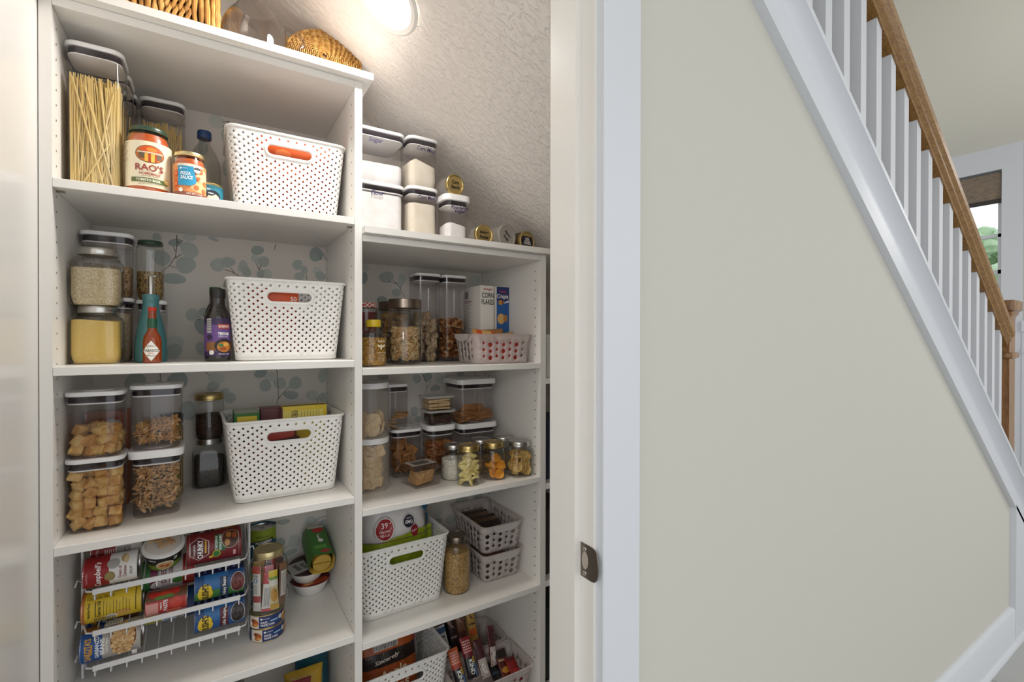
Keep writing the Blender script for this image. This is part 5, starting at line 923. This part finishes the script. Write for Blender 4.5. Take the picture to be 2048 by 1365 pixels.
speck('gingham', ['#C8302C', '#E9E2DC', '#D8574E'], 90, .5, 0, kind='N', detail=0); speck('jam_red', ['#4A1014', '#6A181C', '#7E2226'], 30, .3, 0, kind='N')
m, n, l, b = bsdf('gingham_lid'); b.inputs['Roughness'].default_value = .4; c = n.new('ShaderNodeTexCoord'); ck = n.new('ShaderNodeTexChecker'); ck.inputs['Scale'].default_value = 150; ck.inputs[1].default_value = lin('#C8302C'); ck.inputs[2].default_value = lin('#EDE6E0'); l.new(c.outputs['Object'], ck.inputs[0]); l.new(ck.outputs[0], b.inputs['Base Color'])
rjar('upper red jam jar with a checked red and white lid', .418, 1.552, r2+.0985, .037, .098, 'gingham_lid', .0355, .016); powder('jam', 'red jam in the checked lid jar', 'jam', .418, 1.552, r2+.0985, .07, .07, .034, .066, 'jam_red', .001, seed=32)
gj = 'cereal ring jars'
rjar('round jar of toasted cereal rings with a bronze steel lid, in front', .5317, 1.502, r2, .052, .209, 'bronze_steel', .053, .029, sh=.03, flat=True); bits('cereal_rings', 'toasted cereal rings half filling the front round jar', 'cereal', .5317, 1.502, r2+.005, .080, .080, .106, ('cracker', 'cereal', 'cracker_pale'), 760, ringlet(), rn, 'c')
rjar('second round jar of cereal rings, behind the first one', .541, 1.632, r2, .0545, .209, 'bronze_steel', .0555, .029, sh=.03, flat=True); bits('cereal_rings', 'cereal rings in the rear round jar', 'cereal', .541, 1.632, r2+.005, .082, .082, .158, ('cereal', 'toast_dark'), 420, ringlet(), rn, 'c')
canister('tall canister of frosted wheat biscuits behind the cereal rings jar', .604, 1.585, r2, .0985, .104, .314); canister('tall canister of bran flakes next to the wheat biscuits', .7055, 1.585, r2, .101, .104, .314)
wm_ = [lump(.032, .021, .015, 'wheat_bis', .1, .35, k+20) for k in range(4)]
scatter('wheat_biscuit', 'frosted wheat biscuit in the tall canister', 'biscuit', 'wheat biscuits in the tall canister', wm_, boxfill(.6532, 1.637, r2+.008, .068, .072, (3, 4, 7), .0235, .7, rn, .24), rn)
bits('bran_flakes', 'brown bran flakes low in the tall canister', 'cereal', .756, 1.637, r2+.004, .068, .070, .142, ('flakes', 'fried', 'flakes'), 620, flake(.02, .014, .0014, 2.4), rn)
tl = [('r', -.062, .115-k*.0075, -.062+(.05, .036, .058, .044)[k % 4], .1172-k*.0075, '#9A9590') for k in range(5, 24)]
carton('cereal_box', 'white cereal box printed CORN FLAKES behind the holed bin', 'box', .8540, 1.5965, r2, .0565, .132, .277, '#E9E4DC', [('t', "Kellogg's", .003, .125, .010, '#B5303A', {'w': .04, 'sh': .3, 'b': .02}), ('t', 'CORN', .002, .103, .0195, '#2A2A26', {'w': .05, 'b': .015}), ('t', 'FLAKES', .002, .0785, .0185, '#2A2A26', {'w': .051, 'b': .015})],
       tl+[('r', -.058, .095, -.03, .122, '#6E6A66'), ('r', -.06, .082, .0, .086, '#A8606A'), ('p', [(-.056, -.098), (-.014, -.098), (-.035, -.075)], '#8E1E26'), ('r', -.054, -.11, -.016, -.098, '#DAD6D0')])
carton('cereal_box', 'blue cereal box printed Crispix against the right panel', 'box', .9180, 1.5965, r2, .058, .132, .277, '#DDD8D2', [('r', -.0245, -.137, .029, .137, '#1F5A9C'), ('r', -.0245, .085, .029, .137, '#1E2F66'), ('t', "Kellogg's", .003, .119, .009, '#C8404A', {'w': .03, 'sh': .3, 'b': .02}), ('t', 'Crispix', .002, .1, .021, '#F2F0EC', {'w': .05, 'b': .02}), ('e', -.008, .079, .009, .009, '#C98A3A'), ('e', .002, .08, .006, .006, '#9C5A2A'), ('p', [(.006, .076), (.028, .081), (.028, .089), (.01, .08)], '#E9E6E2'), ('e', -.006, .018, .016, .02, '#CFA05A'), ('e', -.006, .018, .0135, .017, '#D9AE6C'), ('e', .013, .02, .009, .014, '#B07A3E'), ('e', -.01, -.034, .013, .016, '#A86E3A'), ('e', .009, -.052, .012, .014, '#D0A460'), ('e', .0, -.1, .014, .016, '#C2904E')], [('r', -.066, .09, -.05, .12, '#8E2A2E')])
b1 = make_bin('storage_bin', 'translucent white bin with round holes holding snack bags', .224, .163, .098, .9, 'x'); b1.location = (.826, 1.438, r2+EPS)
pouch('snack_bag', 'tan snack bag with orange bands lying in the holed bin', 'bag', .085, .095, .022, '#C9954E', [('r', -.03, -.045, -.01, .045, '#D9502A'), ('r', .03, -.045, .045, .045, '#D9502A'), ('r', -.01, -.045, .03, .045, '#E3B568')], (.775, 1.415, r2+.02), (math.radians(-12), math.radians(6), 0), seed=11)
pouch('snack_bag', 'brown crumpled snack bag in the middle of the holed bin', 'bag', .13, .1, .024, '#A8743A', [('r', .02, -.03, .03, .0, '#5A2A1A')], (.835, 1.462, r2+.018), (math.radians(-12), math.radians(-3), .06), seed=12, crinkle=.006)
pouch('snack_bag', 'light tan snack bag at the right of the holed bin', 'bag', .1, .09, .02, '#BE9560', [('r', .0, -.04, .04, .0, '#A8402A')], (.872, 1.428, r2+.016), (math.radians(-14), math.radians(-5), -.04), seed=13, crinkle=.005)
pouch('snack_bag', 'red snack bag at the bottom of the holed bin', 'bag', .17, .072, .02, '#B5382A', [], (.825, 1.385, r2+.006), (math.radians(-10), 0, 0), seed=14)
# ------------------------------------------------------------------ right unit, second bay: crackers and fruit
def frostjar(label, x, y, z, r, h):
    t = thing('frosted_canister', label, 'canister', (x, y, z+EPS)); q = MB(); q.lathe([(r*.93, 0), (r*.985, .004), (r, .012), (r, h-.03), (r*.985, h-.024), (r*.95, h-.018)], 'frost', 40, cap1=False); q.build('body', t)
    q = MB(); q.lathe([(r*.955, h-.0172), (r*.975, h-.0165), (r*.975, h-.002), (r*.955, h), (r*.6, h), (r*.58, h-.001), (.001, h-.001)], 'white_lid', 40); q.build('lid', t); return t
frostjar('lower frosted round canister of crackers by the divider', .4225, 1.51, r3, .0578, .164); frostjar('upper frosted round canister of crackers by the divider', .4225, 1.51, r3+.1645, .0578, .17)
sq = [lump(.038, .038, .007, 'cracker_pale', .04, .3, k+40) for k in range(3)]; rc = [disc(.024, .006, 'cracker_pale', seed=k) for k in range(3)]
def ring_spots(cx, cy, z, r, n, dz, rows, rn, face=True):
    sp = []
    for k in range(rows):
        for i in range(n):
            a = -PI/2+(i/(n-1)-.5)*PI*1.25+rn.uniform(-.15, .15); e = (PI/2+rn.uniform(-.45, .45), rn.uniform(-.6, .6), a+PI/2+rn.uniform(-.5, .5)) if face else (rn.uniform(-1, 1), rn.uniform(-1, 1), rn.uniform(-3, 3))
            sp.append((cx+r*math.cos(a)*rn.uniform(.75, 1), cy+r*math.sin(a)*rn.uniform(.75, 1), z+dz*(k+.5)+rn.uniform(-.004, .004), e))
    return sp
scatter('cracker', 'square pale cracker in the lower frosted canister', 'cracker', 'crackers in the lower frosted canister', sq, ring_spots(.4225, 1.51, r3+.006, .036, 6, .033, 4, rn), rn)
scatter('cracker', 'round pale cracker in the upper frosted canister', 'cracker', 'crackers in the upper frosted canister', rc, ring_spots(.4225, 1.51, r3+.176, .034, 5, .03, 2, rn), rn)
canister('canister of brown crackers on the shelf behind the clear tub', .512, 1.562, r3, .108, .107, .163); canister('canister holding a few crackers, on top of the brown cracker canister', .4835, 1.566, r3+.1635, .0905, .104, .155)
tri = [lump(.04, .03, .008, 'cookie', .06, .3, k+50) for k in range(3)]
scatter('cracker', 'brown cracker in the canister behind the clear tub', 'cracker', 'brown crackers behind the clear tub', tri, boxfill(.566, 1.615, r3+.016, .062, .06, (3, 3, 4), .026, .8, rn, .2), rn)
scatter('cracker', 'tan cracker lying in the canister above the brown crackers', 'cracker', 'tan crackers in the upper canister', [lump(.045, .032, .005, 'cracker', .05, .3, 61), lump(.04, .04, .005, 'cracker', .05, .3, 62)], [(.51+.012*k, 1.60+.01*(k % 3), r3+.176+.009*k, (.3*(k % 2)-.2, .35-.1*k, .7*k)) for k in range(5)], rn)
canister('thick-lidded canister of dark cookies under the two small tubs', .6275, 1.53, r3, .1065, .107, .171, 'b'); canister('large lower canister of cookies at the back right', .752, 1.541, r3, .158, .158, .163, 'b'); canister('large upper canister of round brown cookies at the back right', .747, 1.543, r3+.1635, .16, .158, .161, 'b')
ck_ = [disc(.026, .008, 'cookie', .04, seed=k+5) for k in range(3)]
scatter('cookie', 'round brown cookie in the large upper canister', 'cookie', 'cookies in the upper back canister', ck_, [(.785+.018*(k % 6)+rn.uniform(-.004, .004), 1.582+.03*(k//6 % 3)+rn.uniform(-.006, .006), r3+.1715+.009*(k//18)+.006*(k % 3)+rn.uniform(0, .004), (rn.uniform(-.35, .35), rn.uniform(-.35, .35), 0)) for k in range(48)]+[(.80+.02*k, 1.585, r3+.205, (1.2, .15*k-.2, .2*k)) for k in range(4)], rn)
scatter('cookie', 'round brown cookie in the large lower canister', 'cookie', 'cookies in the lower back canister', ck_, [(.793+.0195*(k % 5), 1.585+.03*(k//5 % 2), r3+.012+.011*(k//5), (rn.uniform(-.3, .3), rn.uniform(-.3, .3), 0)) for k in range(35)], rn)
bits('dark_cookies', 'dark cookie pieces in the canister under the small tubs', 'cookies', .681, 1.583, r3+.008, .064, .066, .09, ('cookie', 'flakes'), 260, flake(.03, .02, .006, .6), rn)
def tub(label, x, y, z, w, d, h):
    t = thing('food_tub', label, 'tub', (x, y, z+EPS)); q = MB(); q.loft([rrect(w*.8, d*.8, .012, 0, 5), rrect(w*.84, d*.84, .014, .003, 5), rrect(w*.95, d*.95, .016, h-.008, 5)], 'clear_tub', True, False); q.build('body', t)
    q = MB(); q.loft([rrect(w*.95, d*.95, .016, h-.0078, 5), rrect(w, d, .018, h-.007, 5), rrect(w, d, .018, h-.002, 5), rrect(w*.97, d*.97, .017, h, 5), rrect(w*.86, d*.86, .014, h, 5), rrect(w*.84, d*.84, .014, h-.0015, 5)], 'lid_frost'); q.build('lid', t); return t
tub('lower small clear tub of dark crumbs on the thick-lidded canister', .681, 1.583, r3+.1715, .108, .1, .05); tub('upper small clear tub of crispbread slices on the other tub', .676, 1.583, r3+.222, .108, .1, .05)
powder('crumbs', 'dark crumbs in the lower small tub', 'crumbs', .681, 1.583, r3+.1725, .082, .076, .012, .028, 'dark_beans', .004, seed=41)
scatter('crispbread', 'crispbread slice in the upper small tub', 'crispbread', 'crispbread stacked in the small tub', [lump(.078, .066, .0062, 'cracker_pale', .03, .12, k+70) for k in range(2)], [(.676+rn.uniform(-.003, .003), 1.58+rn.uniform(-.003, .003), r3+.2295+.0068*k, (rn.uniform(-.04, .04), rn.uniform(-.05, .05), rn.uniform(-.06, .06))) for k in range(5)], rn)
# clear tub with a printed lid
t = thing('cracker_box', 'clear plastic box of thin crackers with a printed paper label on its lid', 'box', (.5765, 1.478, r3+EPS), math.radians(9)); q = MB()
q.loft([rrect(.09, .096, .008, 0, 4), rrect(.094, .1, .009, .003, 4), rrect(.106, .113, .01, .056, 4)], 'clear_tub', True, False); q.build('body', t)
q = MB(); q.loft([rrect(.109, .116, .01, .0562, 4), rrect(.114, .121, .012, .058, 4), rrect(.114, .121, .012, .062, 4), rrect(.106, .112, .01, .063, 4), rrect(.1, .106, .01, .066, 4), rrect(.096, .1, .01, .0665, 4)], 'clear_tub'); q.build('lid', t)
q = MB(); els = [('r', -.044, -.03, .044, .034, '#CBBFB6'), ('r', -.042, -.028, .042, .032, '#D6CCC4')]
for k in range(7): els.append(('r', -.032, .022-k*.007, .03-.006*(k % 3), .0255-k*.007, '#4E4640'))
els += [('t', 'CRACKERS', .0, .0, .009, '#3A322E', {'w': .06, 'b': .02})]
q.decal(els, planemap((0, 0, .0667), (1, 0, 0), (0, 1, 0)), du=1); q.build('paper_label', t)
scatter('cracker', 'thin square cracker in the clear box with printed lid', 'cracker', 'thin crackers in the clear box', [lump(.06, .06, .0032, 'cracker', .02, .15, k+80) for k in range(2)], [(.574+.0012*k, 1.476, r3+.010+.0052*k, (.02*k, -.1-.035*k, .16+.03*(k % 3))) for k in range(8)], rn)
# fruit jars in front
rjar('gold lidded jar of pale yellow fruit chips at the front', .708, 1.392, r3, .039, .127, 'gold', .0335, .019, sh=.12)
bm_ = [disc(.017, .007, 'banana', .3, .004, seed=k, n=14) for k in range(4)]
sp = ring_spots(.708, 1.392, r3+.008, .0185, 6, .0165, 4, rn, False)+[(.702, 1.39, r3+.082, (.8, .3, 0)), (.712, 1.385, r3+.09, (.4, 1, 1)), (.698, 1.382, r3+.074, (1, .2, 2))]
scatter('fruit_chip', 'pale yellow dried fruit chip in the gold lidded jar', 'fruit chip', 'pale fruit chips in the jar', bm_, sp, rn)
rjar('gold lidded jar with a few dried orange apricots', .811, 1.408, r3, .0405, .1225, 'gold', .034, .019, sh=.12)
scatter('dried_apricot', 'dried orange apricot in the gold lidded jar', 'apricot', 'dried apricots in the jar', [disc(.0165, .011, 'apricot', .08, .002, seed=k+9, n=14) for k in range(3)], [(.797, 1.388, r3+.022, (1.3, .3, .3)), (.815, 1.378, r3+.018, (1.1, -.2, -.2)), (.827, 1.395, r3+.022, (1.2, .5, -.8)), (.80, 1.39, r3+.048, (.7, .4, .4)), (.826, 1.386, r3+.045, (1.0, .2, -.3)), (.795, 1.41, r3+.04, (.3, .6, 1)), (.815, 1.42, r3+.02, (.2, .1, 1)), (.83, 1.425, r3+.035, (.5, .3, 2)), (.812, 1.396, r3+.068, (.9, -.1, .2))], rn)
sqjar('squat glass jar of golden chips with steel lid against the right panel', .904, 1.390, r3, .084, .119, 'steel', d=.08, lidr=.036)
sp = boxfill(.904, 1.390, r3+.01, .05, .046, (3, 3, 4), .0165, .7, rn, .2)
scatter('golden_chip', 'round golden chip in the squat steel lidded jar', 'chip', 'golden chips in the squat jar', [disc(.0175, .0045, 'chip_gold', .12, .006, seed=k+15, n=14) for k in range(4)], sp, rn, .5)
rjar('steel lidded jar of white shredded coconut behind the fruit chips', .6945, 1.477, r3, .0445, .115, 'steel', .031, .014, sh=.28); speck('coconut', ['#D9CFBE', '#EDE6D8', '#F6F1E7'], 160, .85, .8, (1, 1, 3), dist=.003)
powder('coconut', 'white shredded coconut in the steel lidded jar', 'coconut', .6945, 1.477, r3, .08, .08, .039, .066, 'coconut', .006, seed=51)
rjar('empty looking steel lidded jar behind the apricot jar', .807, 1.493, r3, .0415, .118, 'steel', .036, .013, sh=.2); rjar('steel lidded jar behind the golden chip jar', .899, 1.49, r3, .042, .118, 'steel', .036, .013, sh=.2)
powder('grain', 'dark grains low in the jar behind the apricots', 'grain', .807, 1.493, r3, .074, .074, .036, .05, 'rice_mix', .003, seed=52); powder('grain', 'pale grains low in the jar behind the golden chips', 'grain', .899, 1.49, r3, .075, .075, .036, .04, 'pale_grain', .003, seed=53)
# ------------------------------------------------------------------ right unit, third bay
els = [('r', -.13, -.17, .13, -.028, '#8C9E1E'), ('p', [(-.13, -.028), (.13, -.028), (.13, -.012), (.06, -.008), (-.02, -.018), (-.09, -.03)], '#97A81E'), ('r', -.13, -.0275, .13, -.0255, '#6A2A4A'), ('r', -.085, .066, .075, .1, '#2A6288'), ('p', [(.075, .066), (.105, .035), (.12, .05), (.085, .1)], '#2A6288'), ('t', 'SHARING', -.02, .084, .022, '#D6DADC', {'w': .105, 'b': .02, 'rot': 4}), ('t', 'SIZE', .07, .071, .02, '#D6DADC', {'w': .042, 'b': .02, 'rot': -38}), ('p', [(.10, .03), (.112, .0), (.12, .01), (.112, .04)], '#24566E'),
       ('e', -.052, .012, .0315, .0355, '#E4DEDA'), ('e', -.052, .012, .0285, .0325, '#9C1C22'), ('t', '39', -.052, .024, .017, '#F6F0EE', {'w': .022, 'b': .01}), ('t', 'CALORIES', -.052, .006, .0075, '#F2E6E4', {'w': .036}), ('t', 'PER CUP', -.052, -.006, .0075, '#F2E6E4', {'w': .03}), ('e', .03, .024, .019, .021, '#C9C6C6'), ('e', .03, .024, .0178, .0198, '#1E1A2A'), ('t', 'NON', .03, .034, .0055, '#D9D6DA', {}), ('t', 'GMO', .03, .022, .011, '#F4F2F4', {'w': .026, 'b': .015}), ('e', .05, -.008, .0135, .018, '#8E1A24'), ('t', 'FULL', .05, -.008, .0065, '#F2E0E0', {'rot': 20}), ('r', -.03, -.052, -.008, -.042, '#D9D8D2'), ('t', 'GOLDEN', -.019, -.047, .006, '#3A3A3A', {'w': .018})]
for k in range(36): els.insert(0, ('e', -.052+.034*math.cos(2*PI*k/36), .012+.038*math.sin(2*PI*k/36), .0009, .0009, '#3A2A36'))
def lift_(e, dv):
    if e[0] == 'r': return ('r', e[1], e[2]+(dv if e[2] > -.16 else 0), e[3], e[4]+dv, e[5])
    if e[0] == 'e': return ('e', e[1], e[2]+dv, *e[3:])
    if e[0] == 'p': return ('p', [(x, y+dv) for x, y in e[1]], e[2])
    return ('t', e[1], e[2], e[3]+dv, *e[4:])
els = [lift_(e, .047) for e in els]
bgp = pouch('popcorn_bag', 'white and lime green popcorn bag standing in the right woven basket', 'bag', .222, .335, .08, '#E6E2E0', els, (.506, 1.505, r4+.0135), (math.radians(-5), 0, math.radians(2)), crinkle=.008, seed=21)
pouch('snack_bag', 'dark navy bag behind the popcorn bag in the right basket', 'bag', .2, .31, .05, '#1E2438', [('r', -.1, -.12, .1, -.05, '#24466E')], (.475, 1.60, r4+.0125), (math.radians(-5), 0, 0), seed=22)
ct = rjar('tall glass jar of oat groats with a bronze steel lid', .6965, 1.456, r4, .0455, .184, 'bronze_steel', .033, .017, sh=.16); speck('groats', ['#8A6532', '#B98F4E', '#D6B172', '#A57A3E'], 330, .6, .8, (1, 1, .7), dist=.003)
powder('oat_groats', 'golden oat groats filling the tall jar', 'oats', .6965, 1.456, r4, .084, .084, .041, .135, 'groats', .003, seed=61)
gb = 'white holed bins stacked in the third bay'
bA = make_bin('storage_bin', 'lower white holed bin of the stack in the third bay', .163, .272, .099, .87, 'y'); bA.location = (.8625, 1.5555, r4+EPS)
bB = dup(bA, (.8595, 1.552, r4+.1013), 0, 'upper white holed bin of brown packets in the third bay')
speck('foil_brown', ['#3A2A20', '#5A4232', '#7A5E48'], 25, .4, .3, kind='N')
for k in range(8):
    stick('snack_packet', 'brown wrapped snack packet in the upper holed bin', 'packet', .1, .11, 'foil_brown' if k % 3 else '#2A1C18', [], (.8595+rn.uniform(-.006, .006), 1.436+.0185*k, r4+.118), (math.radians(-60), math.radians(rn.uniform(-2, 2)), rn.uniform(-.02, .02)), 'brown packets in the upper bin', .007, 30+k)
for k in range(6):
    stick('snack_packet', 'dark tan snack packet in the lower holed bin', 'packet', .1, .1, '#6A5240', [], (.8625+rn.uniform(-.008, .008), 1.452+.028*k, r4+.013), (math.radians(-50), math.radians(rn.uniform(-2, 2)), rn.uniform(-.02, .02)), 'packets in the lower bin', .009, 40+k)
# ------------------------------------------------------------------ right unit, bottom bay
els = [('r', -.095, -.13, .095, .12, '#A8501C'), ('r', -.095, .045, .095, .085, '#241816'), ('t', 'Sincerely', -.01, .062, .015, '#E6DCCB', {'w': .085, 'sh': .3, 'rot': 6}), ('t', 'Apple', .008, .018, .034, '#F2E2C4', {'w': .095, 'sh': .15, 'rot': 6, 'b': .02}), ('t', 'Chips', .008, -.026, .036, '#F2E2C4', {'w': .105, 'sh': .15, 'rot': 6, 'b': .02}), ('e', -.072, -.002, .019, .02, '#D9C79A'), ('e', -.072, -.002, .013, .014, '#C2A870'), ('r', .03, -.064, .08, -.05, '#E2DACB'), ('r', -.05, .092, .03, .108, '#D6D2CC')]+[('r', -.048+k*.005, .094, -.0455+k*.005, .107, '#3A3634') for k in range(15)]
pouch('apple_chip_bag', 'orange brown bag of apple chips in the bottom right basket', 'bag', .18, .265, .045, '#6E2A1A', els, (.478, 1.462, r5+.0135), (math.radians(-13), 0, math.radians(2)), crinkle=.004, seed=51)
pouch('snack_bag', 'dark red snack bag at the back left of the bottom basket', 'bag', .13, .25, .04, '#5A1E18', [('e', .0, .08, .04, .02, '#C24A2A'), ('e', .04, .06, .03, .012, '#8FA08A')], (.458, 1.585, r5+.0125), (math.radians(-6), 0, 0), seed=52)
pouch('snack_bag', 'black snack bag in the middle of the bottom basket', 'bag', .1, .225, .036, '#1A1412', [('p', [(-.02, .06), (.01, .09), (.0, .05)], '#C9BEB2'), ('r', -.06, .1, .06, .115, '#6A3A22')], (.535, 1.54, r5+.0125), (math.radians(-8), 0, math.radians(8)), seed=53)
q = MB(); 
pouch('zip_bag', 'clear bag with a red zip top at the right of the bottom basket', 'bag', .1, .245, .02, 'clear_tub', [('r', -.05, .1, .05, .112, '#B02A2C'), ('r', -.05, .102, .05, .104, '#D9585A')], (.588, 1.54, r5+.0125), (math.radians(-4), math.radians(-1), math.radians(72)), seed=54)
gB = 'white holed bins of snack bars'
bC = make_bin('storage_bin', 'front white holed bin of snack bars on the bottom right shelf', .272, .160, .099, .87, 'x'); bC.location = (.8005, 1.43, r5+EPS)
bD = dup(bC, (.7985, 1.607, r5+EPS), 0, 'rear white holed bin of snack bars on the bottom right shelf')
def bar(label, x, y, z, w, h, k, els, rx, ry, rz, seed): return stick('snack_bar', label, 'snack bar', w, h, k, els, (x, y, z), (math.radians(rx), math.radians(ry), math.radians(rz)), None, .014, seed)
def kind_(c1, c2): return [('r', -.018, .012, .018, .062, c1), ('r', -.018, .0, .018, .012, c2), ('t', 'KIND', .003, -.03, .014, '#F4F2EE', {'w': .046, 'rot': -90, 'b': .03}), ('r', .011, -.06, .0165, .0, '#5A7AA8'), ('r', .011, -.02, .0165, .0, '#C9A03A')]+[('e', -.012+.006*(k % 5), .018+.008*(k//5), .0024, .0024, '#E6B0A8') for k in range(25)]
bar('black bar with orange top reading KIND, leftmost in the front bin', .705, 1.425, r5+.055, .037, .125, '#1E1A1C', kind_('#C85A22', '#A83A1E'), -30, -14, -14, 1)
bar('black bar with berry red top reading KIND in the front bin', .752, 1.44, r5+.068, .037, .125, '#1E1A1C', kind_('#8E1A26', '#6A141C'), -28, -10, -12, 2)
bar('white and blue bar lettered NUTRI at the left of the rear bin', .712, 1.56, r5+.055, .045, .13, '#D9D8D6', [('r', -.0225, .04, .0225, .058, '#24568E'), ('t', 'NUTRI', .007, -.004, .016, '#2A2A2E', {'w': .07, 'rot': -90, 'b': .02}), ('t', 'GRAIN', -.010, -.004, .012, '#3A3A3E', {'w': .06, 'rot': -90})], -22, -12, -10, 3)
CL = [('r', -.016, -.06, .016, .0, '#C9BDB4'), ('t', 'CLIF', .0, -.032, .013, '#FFFFFF', {'w': .034, 'rot': -78, 'b': .03}), ('r', -.016, .0, .016, .055, '#4A1A1E')]
bar('dark red bar lettered CLIF leaning left in the front bin', .805, 1.445, r5+.045, .034, .12, '#6A2A2E', CL, -30, -8, -6, 4)
bar('dark red bar lettered CLIF leaning right in the front bin', .842, 1.455, r5+.060, .034, .13, '#6A2A2E', CL, -24, 14, 14, 5)
bar('yellow and orange bar standing tall in the rear bin', .838, 1.588, r5+.062, .034, .14, '#C29A4A', [('r', -.017, -.03, .017, -.005, '#D2641E'), ('t', 'fiber', .0, .04, .012, '#7A3A22', {'rot': -60, 'sh': .3}), ('r', -.012, .008, .012, .014, '#4A3A22')], -20, -6, -8, 6)
bar('brown bar with tan wrapper beside the yellow one in the rear bin', .80, 1.595, r5+.058, .034, .135, '#7A4E38', [('r', -.017, -.06, .017, .0, '#4A1E1A'), ('t', 'fiber', .0, .04, .011, '#C9A08A', {'rot': -60, 'sh': .3})], -20, -8, -8, 7)
bar('dark chocolate bar wrapper with pink script in the rear bin', .768, 1.60, r5+.058, .034, .125, '#2A1A18', [('t', 'fiber', .0, .036, .012, '#C99A92', {'rot': -60, 'sh': .3}), ('r', -.012, -.01, .012, -.004, '#B08A84')], -20, -10, -8, 8)
bar('second dark chocolate bar further back in the rear bin', .758, 1.65, r5+.06, .034, .13, '#2A1A18', [('t', 'fiber', .0, .036, .011, '#B98A82', {'rot': -60, 'sh': .3})], -14, -8, -8, 9)
bar('beige bar wrapper at the very back of the rear bin', .80, 1.66, r5+.07, .034, .13, '#B99A6A', [('t', 'fiber', .0, .03, .011, '#A86A5A', {'rot': -60, 'sh': .3})], -12, -6, -6, 10)
bar('second beige bar wrapper at the back right of the rear bin', .845, 1.66, r5+.072, .034, .13, '#BFA072', [('t', 'fiber', .0, .03, .011, '#A86A5A', {'rot': -60, 'sh': .3})], -12, 4, 4, 11)
bar('brown and gold candy pack reading Werthers in the front bin', .873, 1.41, r5+.036, .05, .095, '#5A1E16', [('r', -.025, .02, .025, .045, '#241412'), ('t', "Werther's", .0, .012, .009, '#F0D9A8', {'w': .042, 'b': .02}), ('e', .0, -.02, .02, .01, '#D99A3A'), ('r', -.025, -.045, .025, -.03, '#7A2218')], -48, 8, 6, 12)
bar('shiny red candy packet at the right of the front bin', .9, 1.385, r5+.035, .045, .08, '#9C1A1C', [('e', .004, -.01, .016, .007, '#D93A30'), ('r', -.022, .025, .022, .04, '#6A1214')], -55, 10, 8, 13)

bar('black packet lying low at the front of the front bin', .835, 1.385, r5+.03, .045, .1, '#15151A', [('r', -.02, .0, .02, .008, '#3A4A5A')], -65, 10, 0, 15)
